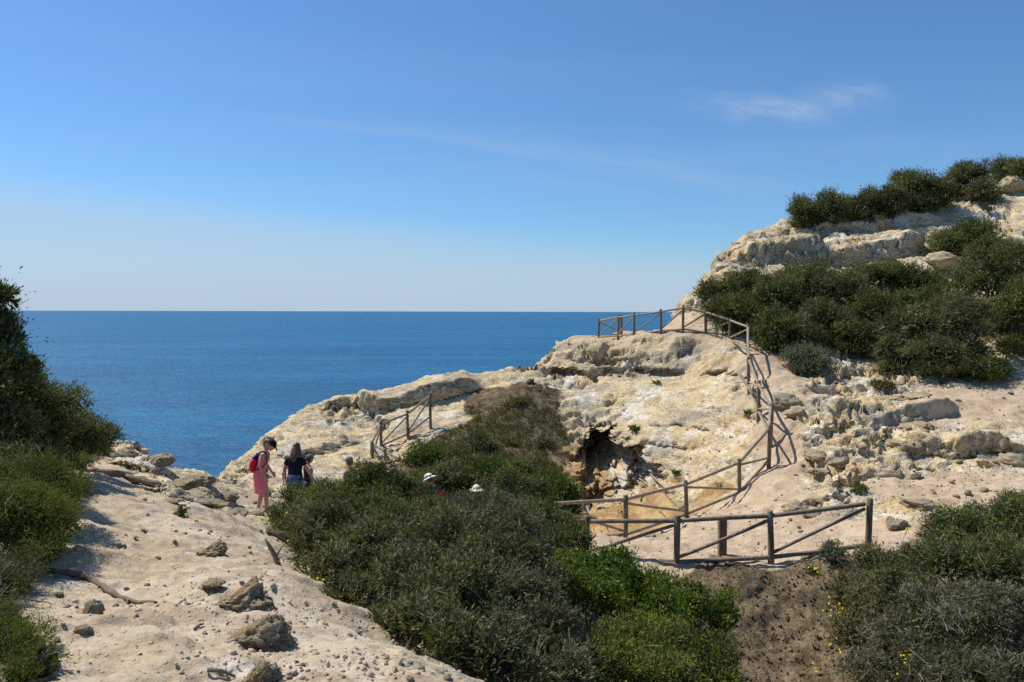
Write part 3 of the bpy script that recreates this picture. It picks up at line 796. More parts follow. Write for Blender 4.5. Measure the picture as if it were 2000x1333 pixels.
def leaf_material(name, cols, gloss=0.08, rough=0.7, trans=0.24):
    """cols: three greens picked by the leaf's own tint"""
    g = G(name)
    t = g.attr('tint')
    c = g.mix(g.ramp(t, 0.0, 0.5), cols[0], cols[1])
    c = g.mix(g.ramp(t, 0.45, 0.9), c, cols[2])
    c = g.mix(g.ramp(t, 0.965, 0.985), c, (0.16, 0.095, 0.045))
    g.done(c, rough, None, gloss)
    tr = g.t.nodes.new('ShaderNodeBsdfTranslucent')
    g.t.links.new(g.mix(1.0, c, (1.25, 1.35, 0.75), 'MULTIPLY'), tr.inputs[0])
    mx = g.t.nodes.new('ShaderNodeMixShader'); mx.inputs[0].default_value = trans
    g.t.links.new(g.p.outputs[0], mx.inputs[1]); g.t.links.new(tr.outputs[0], mx.inputs[2])
    g.t.links.new(mx.outputs[0], g.out.inputs[0])
    return g.m
M_JUN = leaf_material('juniper_needles', ((0.0529, 0.0563, 0.0230), (0.1202, 0.1214, 0.0483), (0.2690, 0.2498, 0.1178)))  # palest green of each juniper puts sunlit tips into the needle colour
M_JUN2 = leaf_material('green_juniper_needles', ((0.0455, 0.0569, 0.0192), (0.1045, 0.1243, 0.0396), (0.2363, 0.2494, 0.0854)))
M_JUN3 = leaf_material('greyish_juniper_needles', ((0.0531, 0.0563, 0.0290), (0.1164, 0.1194, 0.0607), (0.2475, 0.2354, 0.1389)))
M_JUN_FAR = leaf_material('hill_juniper_needles', ((0.0491, 0.0557, 0.0180), (0.1129, 0.1224, 0.0404), (0.2551, 0.2480, 0.0879)))
M_JUN_YELLOW = leaf_material('yellow_green_juniper_needles', ((0.0575, 0.0750, 0.0187), (0.1125, 0.1350, 0.0325), (0.2250, 0.2313, 0.0562)))  # yellower green than the other junipers
M_MASTIC = leaf_material('mastic_leaves', ((0.0460, 0.0782, 0.0115), (0.0978, 0.1495, 0.0184), (0.2300, 0.2702, 0.0345)), 0.22, 0.45, 0.36)
M_HERB = leaf_material('green_herbs', ((0.055, 0.085, 0.022), (0.095, 0.135, 0.032), (0.15, 0.18, 0.05)))
M_GREY = leaf_material('grey_green_leaves', ((0.10, 0.12, 0.075), (0.15, 0.17, 0.11), (0.21, 0.225, 0.15)))
def simple(name, c, rough=0.8, spec=0.25, var=0.25, scale=12.0):
    g = G(name)
    n = g.noise(scale, 4, 0.6)
    col = g.mix(1.0, c, g.mix(n, (1 - var,) * 3, (1 + var,) * 3), 'MULTIPLY')
    return g.done(col, rough, g.bump(g.noise(scale * 4, 3), 0.004, 0.5), spec)
M_BARK = simple('juniper_bark', (0.13, 0.10, 0.075), 0.9, 0.1, 0.4)
M_TWIG = simple('bare_grey_twigs', (0.27, 0.24, 0.205), 0.9, 0.1, 0.35)
M_DEAD = simple('dead_root_wood', (0.20, 0.155, 0.115), 0.9, 0.1, 0.45, 18)

def leaf_arrays(base, d, l, w, quad=True, tint=None, rg=rng, face=None):
    n = len(base)
    ref = rg.normal(size=(n, 3)) if face is None else face + 0.55 * rg.normal(size=(n, 3))
    side = np.cross(d, ref); side /= np.linalg.norm(side, axis=1, keepdims=True) + 1e-9
    tip = base + d * l[:, None]
    if quad:
        mid = base + d * (l * 0.5)[:, None]
        v = np.stack([base, mid + side * (w * 0.5)[:, None], tip, mid - side * (w * 0.5)[:, None]], 1)
    else:
        v = np.stack([base - side * (w * 0.5)[:, None], base + side * (w * 0.5)[:, None], tip], 1)
    k = v.shape[1]
    return v.reshape(-1, 3), np.arange(n * k).reshape(n, k), np.repeat(tint, k)

def unit(v): return v / (np.linalg.norm(v, axis=1, keepdims=True) + 1e-9)

def lobes_world(lobes):
    C, Rr = [], []
    for L in lobes:
        px, py, D, rx, ry = L[:5]
        C.append(W(px, py, D))
        ax, az = rx / F_PX * D, ry / F_PX * D
        Rr.append((ax * 0.93, L[5] if len(L) > 5 else 0.80 * max(ax, az) + 0.1, az * 0.90 + 0.02))
    return np.array(C), np.array(Rr)

SHRUB_TRIS = [0]
def shrub(name, label, lobes, mat, cat='shrub', group=None, leaf=None, aspect=0.3, lai=2.6, clump=None, twigs=0, broad=False, quad=None, stems=6, ground_cull=True, up=0.45, seed=0, spread=0.75, sub_n=15, settle=False):
    rg = np.random.default_rng(1000 + seed)
    if settle:                          # each bough rests on the ground seen under its lower edge
        lb = []
        for L in lobes:
            d_ = hit(L[0], L[1] + L[4] * 0.95, 18, 52).y
            lb.append((L[0], L[1], d_ if abs(d_ - L[2]) < 5 else L[2], L[3], L[4]))
        lobes = lb
    C, Rr = lobes_world(lobes)
    if settle: Rr = Rr * np.array([0.88, 0.9, 0.92])
    D = C[:, 1].mean()
    if D > 20 and name != 'small_plant':  # low boughs that reach down to the ground
        g_ = surf_np(C[:, :2]); gap = C[:, 2] - Rr[:, 2] * 0.8 - g_
        for c, r, q, gg in zip(list(C), list(Rr), gap, g_):
            if q > 0.02:
                C = np.vstack([C, [c[0], c[1] - 0.1, gg + q * 0.5]]); Rr = np.vstack([Rr, [r[0] * 0.95, r[1] * 0.95, q * 0.5 + 0.22]])
    cx0, cy0 = C[:, 0].mean(), C[:, 1].mean() + 0.05
    root = prop(empty(name, (cx0, cy0, surf(cx0, cy0))), label, cat, group)
    O = np.array(root.location)
    l0 = leaf or (0.028 + 0.0019 * D if D < 20 else 0.035 + 0.0021 * D)
    if quad is None: quad = D < 9.5
    cl = clump or (0.07 + 0.0055 * D if D < 20 else 0.10 + 0.0062 * D)
    area = (4 * math.pi * ((Rr[:, 0] * Rr[:, 1]) ** 1.6 + (Rr[:, 0] * Rr[:, 2]) ** 1.6 + (Rr[:, 1] * Rr[:, 2]) ** 1.6) ** (1 / 1.6) / 3 ** (1 / 1.6))
    la = (0.5 * aspect * l0 * l0)
    C0, R0, area0 = C, Rr, area
    SC, SR = [], []
    for c, r in zip(C0, R0):            # each bough carries rounded sub-clumps with gaps between
        m = int(sub_n)
        u = unit(rg.normal(size=(m, 3))); u[:, 2] = np.where(u[:, 2] < -0.2, -u[:, 2], u[:, 2])
        q = rg.uniform(0.25, 0.42, (m, 1)) * rg.uniform(0.85, 1.15, (m, 3))
        SC.append(c + u * r * rg.uniform(0.60, 0.95, (m, 1))); SR.append(r.mean() * 0.5 * q + r * 0.5 * q)
    SC = np.concatenate(SC); SR = np.concatenate(SR)
    sarea = SR.prod(1) ** (2 / 3)
    def place(n, rlo, rhi):
        C, Rr, area = (SC, SR, sarea) if rlo >= 0.7 else (C0, R0, area0)
        pick = rg.choice(len(C), n, p=area / area.sum())
        u = unit(rg.normal(size=(n, 3)))
        u[:, 2] = np.where(u[:, 2] < -0.35, -u[:, 2], u[:, 2])
        s = rg.uniform(rlo, rhi, n)
        # lumpy outline
        lump = 1 + 0.20 * vnoise(u * 2.3 + pick[:, None] * 7.1, seed) + 0.16 * vnoise(u * 5.1 + pick[:, None] * 3.3, seed + 1)
        p = C[pick] + u * Rr[pick] * (s * lump)[:, None]
        nrm = unit(u / Rr[pick])
        inside = np.zeros(n, bool)
        for c, r in zip(C, Rr):
            inside |= (((p - c) / r) ** 2).sum(1) < 0.60
        if rlo < 0.7: inside[:] = False
        ok = ~inside
        if ground_cull: ok &= p[:, 2] > surf_np(p[:, :2]) - 0.03
        return p[ok], nrm[ok]
    nleaf = int(lai * area.sum() * (0.44 if quad else 0.39) / la)
    per = 34 if quad else 22
    ncl = max(6, int(nleaf / per))
    pc, nc_ = place(int(ncl * 1.9), 0.86, 1.06)
    cdir = unit(nc_ + np.array([0, 0, up]) + 0.35 * rg.normal(size=nc_.shape))
    csz = cl * rg.uniform(0.5, 1.5, len(pc)) * np.where(rg.random(len(pc)) < (0.10 if D < 20 else 0.0), 1.9, 1.0)
    ctint = np.clip(rg.normal(0.45, 0.22, len(pc)) + 0.30 * vnoise(pc * 1.9, seed + 5), 0, 0.93)
    nsp = 7 if quad else 6
    k = max(3, per // nsp)
    idx = np.repeat(np.arange(len(pc)), nsp)
    sd = unit(cdir[idx] + spread * rg.normal(size=(len(idx), 3)))
    s0 = pc[idx] - cdir[idx] * (csz[idx] * 0.45)[:, None] + rg.normal(size=(len(idx), 3)) * (csz[idx] * 0.22)[:, None]
    li = np.repeat(np.arange(len(idx)), k)
    t = rg.uniform(0.15, 1.0, len(li))
    base = s0[li] + sd[li] * (csz[idx][li] * t)[:, None]
    ld = unit(sd[li] + (0.85 if broad else 0.55) * rg.normal(size=(len(li), 3)))
    ll = 1.06 * l0 * rg.uniform(0.6, 1.25, len(li)); lw = ll * aspect * rg.uniform(0.75, 1.25, len(li))
    tt = np.clip(ctint[idx][li] + rg.normal(0, 0.13, len(li)), 0, 0.95)
    tt[rg.random(len(li)) < 0.012] = 1.0
    V, Fc, T = leaf_arrays(base, ld, ll, lw, quad, tt, rg, nc_[idx][li])
    # inner foliage, sparser and larger; shade inside the crown put into its darker tint
    ncore = int(0.55 * nleaf * 0.10)
    pb, nb = place(ncore, 0.35, 0.72)
    bl = l0 * 3.0 * rg.uniform(0.7, 1.2, len(pb))
    V2, F2, T2 = leaf_arrays(pb, unit(nb + 0.9 * rg.normal(size=nb.shape)), bl, bl * 0.42, quad, np.clip(rg.normal(0.3, 0.15, len(pb)), 0, 0.9), rg)
    V = np.concatenate([V, V2]); Fc = np.concatenate([Fc, F2 + len(Fc) * Fc.shape[1]]); T = np.concatenate([T, T2])
    me = npmesh('foliage', V - O, Fc, False, {'tint': T})
    SHRUB_TRIS[0] += len(Fc) * (2 if quad else 1)
    fo = link('foliage', me, mat, root); fo['kind'] = 'stuff'
    # stems from the ground into the lobes
    VS, FS = [], []
    def add(vs, fs):
        o = len(VS); VS.extend(vs); FS.extend([tuple(i + o for i in f) for f in fs])
    for s in range(stems):
        c = C[s % len(C)]; r = Rr[s % len(C)]
        bx, by = cx0 + (c[0] - cx0) * 0.55 + rg.normal() * 0.06, cy0 + (c[1] - cy0) * 0.55 + rg.normal() * 0.06
        b0 = Vector((bx, by, surf(bx, by) - 0.08))
        e = Vector(c + rg.normal(size=3) * r * 0.25)
        m1 = b0.lerp(e, 0.35) + Vector(rg.normal(size=3) * 0.06); m2 = b0.lerp(e, 0.7) + Vector(rg.normal(size=3) * 0.06)
        rr_ = 0.022 + 0.012 * rg.random() + 0.0006 * D
        add(*tube_data([b0, m1, m2, e], [rr_, rr_ * 0.8, rr_ * 0.55, rr_ * 0.25], 6))
        for q_ in range(3):
            u = unit(rg.normal(size=(1, 3)))[0]; u[2] = abs(u[2])
            e2 = Vector(c + u * r * 0.9)
            add(*tube_data([m2, m2.lerp(e2, 0.5) + Vector(rg.normal(size=3) * 0.05), e2], [rr_ * 0.45, rr_ * 0.3, rr_ * 0.1], 4))
    me = bpy.data.meshes.new('stems'); me.from_pydata([tuple(Vector(v) - Vector(O)) for v in VS], [], FS)
    link('stems', me, M_BARK, root)['kind'] = 'stuff'
    if twigs:
        VS, FS = [], []
        pt, nt = place(twigs * 4, 0.88, 1.0)
        for i in range(min(twigs, len(pt))):
            p = pt[i]; dd = unit((0.7 * nt[i] + rg.normal(size=3) * 0.9)[None])[0]
            L = rg.uniform(0.12, 0.38) * (0.6 + 0.05 * D)
            a = Vector(p - dd * L * 0.5); b = Vector(p + dd * L * 0.5) ; m = a.lerp(b, 0.5) + Vector(rg.normal(size=3) * L * 0.08)
            r0 = 0.0022 + 0.00022 * D
            add(*tube_data([a, m, b], [r0 * 1.3, r0, r0 * 0.4], 4))
            for q_ in range(2):
                e2 = m + Vector(unit((dd + rg.normal(size=3) * 0.7)[None])[0] * L * rg.uniform(0.25, 0.5))
                add(*tube_data([m, e2], [r0 * 0.8, r0 * 0.3], 3))
        me = bpy.data.meshes.new('bare_twigs'); me.from_pydata([tuple(Vector(v) - Vector(O)) for v in VS], [], FS)
        link('bare_twigs', me, M_TWIG, root)['kind'] = 'stuff'
    return root

GN, GG, GH, GC = 'shrubs massed between the two paths', 'shrubs in the gully', 'shrubs on the hillside', 'shrubs on the hill crest'
J = 'juniper_shrub'
shrub(J, 'small juniper tip hiding the feet of the woman in pink', [(548,1012,14.6,26,20), (585,990,14.6,42,36), (563,1040,12,28,28)], M_JUN2, group=GN, seed=1, twigs=14)
shrub(J, 'dark juniper with yellow daisies beside the sandy path, near the standing dead stick',
      [(612,1078,8.4,50,52), (595,1032,10.2,42,42), (650,1132,7.1,58,52), (688,1184,6.1,58,48), (722,1092,7.6,78,66), (640,1035,9.6,60,45)], M_JUN, group=GN, seed=2, twigs=110)
shrub(J, 'back juniper of the mass, between the navy-shirted woman and the white hat',
      [(650,982,13.5,56,40), (735,956,13.5,78,44), (795,985,13.3,52,36), (690,1022,11,90,52), (785,1042,10.5,88,54)], M_JUN2, group=GN, seed=3, twigs=90)
shrub(J, 'broad central juniper with bare grey twigs, its front skirt above the stony path edge',
      [(860,1092,8.2,108,82), (800,1152,6.8,90,72), (900,1180,6.3,100,76), (830,1226,5.4,68,40), (775,1226,5.6,46,30), (965,1122,7.5,88,78), (885,1256,5.1,58,30), (740,1208,6.0,40,26)], M_JUN, group=GN, seed=4, twigs=220)
shrub(J, 'twiggy juniper just in front of the red backpack and white hat',
      [(872,1020,11.8,80,40), (955,1016,12,76,46), (940,1060,10,90,58), (1010,1072,9.5,78,66)], M_JUN3, group=GN, seed=5, twigs=150)
shrub(J, 'dark juniper overlapping the left ends of the two lower fences',
      [(1000,968,14,52,40), (1045,988,13.8,40,50), (1010,1012,13,58,48), (1090,1042,13.3,46,36), (1128,1066,12.8,36,36), (1072,1075,12,52,42)], M_JUN2, group=GN, seed=6, twigs=40)
shrub(J, 'shaded juniper at the bottom edge beside the pale stone slab',
      [(1000,1200,6.8,88,76), (970,1262,5.7,66,52), (1060,1268,6.2,88,70), (1050,1182,7.8,78,66), (1100,1322,5.8,80,46), (950,1290,5.0,56,30), (1020,1322,5.0,60,30)], M_JUN3, group=GN, seed=7, twigs=110)
shrub('mastic_shrub', 'glossy bright green mastic shrub left of the fence corner, tallest of the broad-leaved ones',
      [(1108,1116,10.5,40,36), (1182,1130,10.6,78,48), (1150,1180,9.8,78,56), (1232,1170,10.4,66,50)], M_MASTIC, group=GN, seed=8, aspect=0.46, broad=True, twigs=20, clump=0.11)
shrub('mastic_shrub', 'bright green mastic shrub right below the near fence, against the earth bank',
      [(1300,1176,10.8,68,46), (1358,1206,10.6,64,54), (1408,1218,10.6,34,52), (1280,1232,9.8,78,56)], M_MASTIC, group=GN, seed=9, aspect=0.46, broad=True, twigs=26, clump=0.11)
shrub(J, 'yellowish green juniper low at the bottom centre, below the mastic shrubs',
      [(1230,1272,8.6,78,50), (1312,1278,8.8,66,36), (1392,1288,9,52,40), (1180,1312,7.4,88,46), (1282,1332,7.8,88,36), (1395,1334,8.6,52,36)], M_JUN_YELLOW, group=GN, seed=10, twigs=50)
GB = 'shrubs in the lower right corner'
shrub(J, 'juniper with yellow flowers at its foot, right of the bare earth bank',
      [(1722,1122,12.6,66,46), (1668,1182,12.2,42,52), (1760,1182,11.6,78,66), (1668,1250,11.6,46,52)], M_JUN, group=GB, seed=11, twigs=120)
shrub(J, 'juniper in the lower right whose top stands against the pale rocky slope',
      [(1865,1042,13,62,40), (1940,1032,13,68,46), (1992,1004,13,48,36), (1852,1112,12,88,56), (1950,1122,11.5,78,66)], M_JUN2, group=GB, seed=12, twigs=120)
shrub(J, 'straggly shaded juniper filling the lower right corner, full of grey twigs',
      [(1850,1222,10.2,88,76), (1950,1242,9.6,88,86), (1765,1272,10.5,72,64), (1726,1332,10.3,72,46), (1880,1332,9,98,56), (1992,1332,8.5,58,58)], M_JUN3, group=GB, seed=13, twigs=300, lai=2.0)
GL = 'shrubs along the left edge'
shrub('juniper_tree', 'tall dark juniper tree cut by the left edge, its top tuft above the horizon',
      [(2,588,9,26,28), (-20,640,9,48,40), (18,672,9,24,26), (-10,715,9,44,40), (-60,600,9,60,60), (-70,700,9,70,70), (4,765,9.2,52,48), (-20,830,9.2,60,60), (30,722,8.8,38,36), (36,785,8.7,40,46), (20,845,8.6,50,46)], M_JUN_FAR, 'tree', GL, seed=14, twigs=26, stems=4)
shrub(J, 'large dark juniper on the left, sloping down to the rock edge above the sea',
      [(28,788,10,78,72), (100,812,10.6,66,58), (60,862,10,88,66), (150,852,11.6,50,42), (190,872,12.6,34,40), (120,892,11.6,78,36), (25,752,9.6,46,46), (-60,820,9.6,80,90)], M_JUN_FAR, group=GL, seed=15, twigs=50)
shrub(J, 'sunlit yellow-green juniper on the left edge casting shade on the path',
      [(40,1022,5.6,72,76), (108,1034,6,40,48), (28,962,6.4,56,46), (118,975,7.2,42,44), (92,950,6.4,50,48), (66,1090,5.4,56,38), (-40,1040,5.4,70,80)], M_JUN_YELLOW, group=GL, seed=16, twigs=24, leaf=0.024, aspect=0.2, lai=2.2, spread=0.5, clump=0.10)
shrub(J, 'dark twiggy juniper in shade behind the sunlit left one', [(20,925,8,78,46), (95,918,9.6,55,32), (140,912,11,40,22)], M_JUN_FAR, group=GL, seed=17, twigs=70)
shrub(J, 'nearest juniper sprig in the bottom left corner', [(22,1292,3.4,56,44), (58,1322,3.2,46,24), (-20,1260,3.5,50,60)], M_JUN_YELLOW, group=GL, seed=18, twigs=6, leaf=0.017, aspect=0.2, lai=2.2, spread=0.5, clump=0.07)
shrub(J, 'dark low juniper at the left edge between the two sunlit ones', [(10,1140,4.9,44,40), (-30,1180,4.4,60,60)], M_JUN, group=GL, seed=19, twigs=20, leaf=0.022, aspect=0.2, spread=0.5)
# gully
gl = [((832,893,25.2,42,24), 'leftmost low shrub in the gully, under the far stair fence'), ((893,903,25,42,26), 'low dark green shrub in the gully, left of the white hat'),
      ((880,932,22.6,48,20), 'dark shrub in the gully just behind the white hat'), ((948,922,24,46,24), 'round green shrub in the gully above the cream hat'),
      ((1003,918,25.6,38,20), 'small shrub in the middle of the gully at the foot of the brown slope'), ((985,952,21.6,48,20), 'shrub in the gully right behind the fence-end juniper'),
      ((1072,944,25.2,36,26), 'bright leafy shrub in the gully below the ochre rock corner'), ((1105,962,24.8,26,22), 'small bright shrub at the foot of the ochre rock corner, left of the cave'),
      ((935,868,27.2,34,16), 'olive tuft of shrub halfway up the brown gully slope'), ((1060,868,28.6,22,12), 'small dark shrub high on the brown gully slope'),
      ((1010,790,30.8,26,10), 'thin grassy shrub near the top of the brown gully slope'), ((990,870,27.9,22,12), 'low olive shrub in the middle of the brown gully slope')]
for i, (L, lab) in enumerate(gl):
    px, py, D, rx, ry = L
    shrub('low_shrub', lab, [L, (px - rx * 0.6, py + ry * 0.4, D - 0.2, rx * 0.55, ry * 0.6), (px + rx * 0.6, py + ry * 0.35, D, rx * 0.55, ry * 0.65)],
          M_HERB if i in (6, 7, 3, 0) else M_JUN, group=GG, seed=30 + i, stems=2, lai=2.2, leaf=0.075, aspect=0.4)
# hillside
hl = [([(1400,582,33.5,48,38), (1450,562,33.6,48,33), (1440,612,32.5,56,38)], 'leftmost hillside shrub, right behind the top of the curving fence', M_JUN_FAR),
      ([(1520,582,33,58,46), (1582,560,34,66,42), (1512,640,31.5,46,46)], 'dense round hillside shrub, second from the fence', M_JUN_FAR),
      ([(1642,572,33.5,66,50), (1602,632,31.5,66,46), (1560,660,30.6,46,34)], 'dark hillside shrub above the small grey-green bush', M_JUN_FAR),
      ([(1722,552,34,76,42), (1702,622,32,66,50), (1660,658,30.6,46,32)], 'wide hillside shrub below the grey rock face, in the middle of the dark band', M_JUN_FAR),
      ([(1800,562,33,66,36), (1832,590,31.6,42,34), (1790,600,31.8,50,36)], 'hillside shrub just left of the smooth pale boulder', M_JUN_FAR),
      ([(1780,652,27.5,76,54), (1862,642,27.5,86,64), (1852,696,26.4,86,34), (1738,690,26.6,36,36)], 'big dark juniper above the bare rocky slope on the right', M_JUN_FAR),
      ([(1930,562,28.2,66,84), (1982,622,27,46,76), (1992,522,29,46,54)], 'tall juniper at the right edge of the hillside', M_JUN_FAR),
      ([(1852,478,37,40,24), (1902,456,38,50,24), (1925,482,37,26,20)], 'spreading shrub on the upper slope, above the smooth pale boulder', M_JUN_FAR),
      ([(1572,704,27.5,46,26), (1556,676,28,22,16)], 'small grey-green bush beside the path bend of the curving fence', M_GREY),
      ([(1900,716,25.6,66,20), (1830,726,25.6,46,14)], 'low bright green mat at the foot of the big right juniper', M_HERB)]
for i, (L, lab, m) in enumerate(hl):
    shrub('hillside_shrub', lab, L, (M_JUN_FAR, M_JUN2, M_JUN)[i % 3] if m is M_JUN_FAR else m, group=GH, seed=50 + i, stems=4, twigs=14, sub_n=18, settle=True)
cl_ = [([(1570,418,43.4,40,30), (1612,412,43.6,44,32), (1650,418,43.4,30,24)], 'leftmost shrub on the hill crest, above the ochre rock tip'), ([(1682,404,43.8,48,32), (1732,394,44,44,30)], 'flat wide shrub on the hill crest, second from the left'),
       ([(1796,372,44.6,52,36), (1764,366,45,30,30), (1830,378,44.6,36,26)], 'taller shrub on the hill crest against the sky'), ([(1900,348,45.6,48,32), (1918,372,44.6,34,20), (1870,360,45.4,34,24)], 'broad shrub on the hill crest near the pale boulder at right'),
       ([(1962,336,46.2,40,24), (2010,336,46.2,46,26)], 'rightmost shrub on the hill crest at the picture edge')]
for i, (L, lab) in enumerate(cl_):
    shrub('crest_shrub', lab, L, (M_JUN_FAR, M_JUN)[i % 2], group=GC, seed=70 + i, stems=3, twigs=8, settle=True)
# small single plants
sm = [((1680,956,18.7,12,9), 'tiny green cushion plant alone on the rocky slope above the near fence', M_HERB), ((1628,1082,15.0,26,17), 'silvery leafy plant growing through the bottom rail of the near fence', M_GREY),
      ((1722,748,25.9,34,12), 'dusty tuft at the edge of the bare slope, left of the low green mat', M_JUN), ((1241,836,27.6,15,7), 'small bright tuft on the pale sloping rock face', M_HERB),
      ((1228,858,27.2,9,6), 'tiny tuft on the rock face right above the cave', M_HERB), ((1320,922,25.0,10,7), 'small green tuft at the lower edge of the rock face behind the fence', M_HERB),
      ((1038,744,32.7,9,8), 'tiny dark bush on the ridge against the sea', M_JUN), ((1810,430,41,10,5), 'small tuft high on the grey rock of the hillside', M_HERB),
      ((1930,408,42.4,14,10), 'small round bush high on the hillside at right', M_JUN_FAR), ((1462,806,25.2,12,6), 'small tuft among the stones left of the fence bend', M_HERB),
      ((1590,1118,14.6,9,6), 'small yellow-flowered cushion on the rim of the earth bank', M_HERB), ((1285,748,30.1,10,4), 'thin tuft in the joint below the upper rock ledge', M_HERB),
      ((352,1010,10.3,10,3), 'sparse low weed on the sandy path', M_HERB), ((515,925,24.2,10,8), 'grass clump on the rock right behind the woman in pink', M_HERB)]
for i, (L, lab, m) in enumerate(sm):
    px, py, D, rx, ry = L
    D = hit(px, py + ry * 0.8, 8, 60).y + 0.02; L = (px, py, D, rx, ry)
    if D > 24: rx, ry = rx * 0.75, ry * 0.55; L = (px, py + ry, D, rx, ry)
    shrub('small_plant', lab, [L, (px - rx * .5, py + ry * .4, D, rx * .5, ry * .6)], m, 'plant', seed=90 + i, stems=1, leaf=0.02 + 0.0017 * D, aspect=0.42, lai=2.0, clump=0.05 + 0.002 * D)
# yellow daisies
M_PETAL = simple('yellow_petals', (0.80, 0.56, 0.02), 0.6, 0.2, 0.1)
M_STALK = simple('green_stalks', (0.10, 0.15, 0.04), 0.7, 0.2, 0.2)
def daisies(label, spots, spread, n, seed):
    rg = np.random.default_rng(seed)
    px, py, D = spots
    c = W(px, py, D)
    root = prop(empty('flowering_plant', tuple(c)), label, 'flowers', 'yellow daisies')
    VS, FS, VF, FF = [], [], [], []
    for i in range(n):
        off = rg.normal(size=3) * spread * np.array([1, 0.6, 0.6]) / F_PX * D
        b = Vector(off)
        zg = surf(c[0] + b.x, c[1] + b.y) - c[2]
        b.z = max(b.z, zg + 0.05)
        f = Vector((b.x + rg.normal() * 0.03, b.y - 0.06, b.z + 0.04))
        vs, fs = tube_data([b + Vector((0, 0.03, -0.10)), b, f], [0.002 + 0.0001 * D] * 3, 3)
        o = len(VS); VS.extend(vs); FS.extend([tuple(k + o for k in q) for q in fs])
        nrm = Vector((rg.normal() * 0.3 - 0.2, -0.55 + rg.normal() * 0.2, 0.8)).normalized()
        a = nrm.orthogonal().normalized(); bb = nrm.cross(a); r = 0.010 + 0.0007 * D
        o = len(VF); VF.append(f + nrm * 0.006)
        for k in range(10):
            t = 2 * math.pi * k / 10; q = r * (1.0 if k % 2 == 0 else 0.62)
            VF.append(f + (a * math.cos(t) + bb * math.sin(t)) * q)
        FF.extend([(o, o + 1 + k, o + 1 + (k + 1) % 10) for k in range(10)])
    me = bpy.data.meshes.new('stalks'); me.from_pydata([tuple(v) for v in VS], [], FS); link('stalks', me, M_STALK, root)['kind'] = 'stuff'
    me = bpy.data.meshes.new('blossoms'); me.from_pydata([tuple(v) for v in VF], [], FF); link('blossoms', me, M_PETAL, root)['kind'] = 'stuff'
for i, a in enumerate([('yellow daisies at the left tip of the shrub mass behind the dead stump', (580,1045,9.6), 22, 7), ('few yellow daisies low at the foot of the dark path-side juniper', (632,1148,6.5), 16, 4),
          ('dense yellow daisies at the left edge of the lower right shrubs', (1630,1193,11.9), 12, 16), ('yellow daisies in the middle of the lower right shrubs', (1738,1222,11.0), 14, 14),
          ('yellow daisies just right of the middle clump in the lower right shrubs', (1788,1214,10.8), 8, 6), ('yellow daisies halfway down the edge of the earth bank', (1636,1265,11.5), 10, 7),
          ('yellow daisies low near the bottom edge, right of the earth bank', (1766,1290,10.0), 14, 12), ('yellow daisies at the bottom edge on the earth bank', (1586,1310,12.2), 10, 5),
          ('yellow daisies high on the lower right junipers', (1706,1165,11.7), 12, 6), ('yellow flowers beside the last post of the near fence', (1768,1036,14.3), 8, 5),
          ('yellow flowers on the low cushion at the rim of the earth bank', (1590,1113,14.4), 6, 5)]):
    daisies(*a, 200 + i)

# ------------------------------------------------------------------ stones
def stone_mesh(name, seed, sub=3, rough=0.22, cuts=7, squash=(1, 1, 0.7)):
    bm = bmesh.new(); bmesh.ops.create_icosphere(bm, subdivisions=sub, radius=1.0)
    v = np.array([p.co[:] for p in bm.verts])
    rg = np.random.default_rng(seed)
    for _ in range(cuts):                       # flat broken faces
        n = unit(rg.normal(size=(1, 3)))[0]; d = rg.uniform(0.55, 0.9)
        t = v @ n; m = t > d
        v[m] -= np.outer(t[m] - d, n) * 0.85
    n0 = unit(v)
    k = rough * fbm(v * 1.6 + seed, 4, 0.55, seed=seed) + rough * 0.55 * (fbm(v * 4.0 + seed, 3, 0.6, seed=seed + 9, ridged=True) - 0.2)
    v = (v + n0 * k[:, None]) * np.array(squash)
    for p, c in zip(bm.verts, v): p.co = c
    me = bpy.data.meshes.new(name); bm.to_mesh(me); bm.free()
    me.polygons.foreach_set('use_smooth', np.ones(len(me.polygons), bool))
    return me
def wedge_mesh(seed):
    """a tilted slab: low pale back on the left, broken pitted face on the right"""
    me = stone_mesh('rock', seed, 5, 0.42, 9, (1, 1, 0.8))
    v = np.empty(len(me.vertices) * 3, np.float32); me.vertices.foreach_get('co', v); v = v.reshape(-1, 3)
    k = sstep(-1.0, 0.55, v[:, 0])
    v[:, 2] = np.where(v[:, 2] > 0, v[:, 2] * (0.22 + 0.95 * k), v[:, 2])
    pit = fbm(v * 5 + seed, 4, 0.65, seed=seed, ridged=True)
    r_ = sstep(0.1, 0.7, v[:, 0])
    v -= unit(v) * (np.maximum(0, 0.30 - pit) * 0.42 * (0.22 + r_))[:, None]
    me.vertices.foreach_set('co', v.ravel().astype(np.float32)); me.update()
    me.materials.append(M_ROCK)
    return me
STONES = [stone_mesh('stone', 400 + i, 4, 0.34, 9, (1, 1, 0.72)) for i in range(7)]
SMALL = [stone_mesh('stone', 450 + i, 2, 0.26, 8, (1, 1, 0.75)) for i in range(6)]
for m_ in STONES + SMALL:
    m_.materials.append(M_ROCK)
STONES_G = []
for m_ in STONES:
    c_ = m_.copy(); c_.materials.clear(); c_.materials.append(M_ROCKG); STONES_G.append(c_)

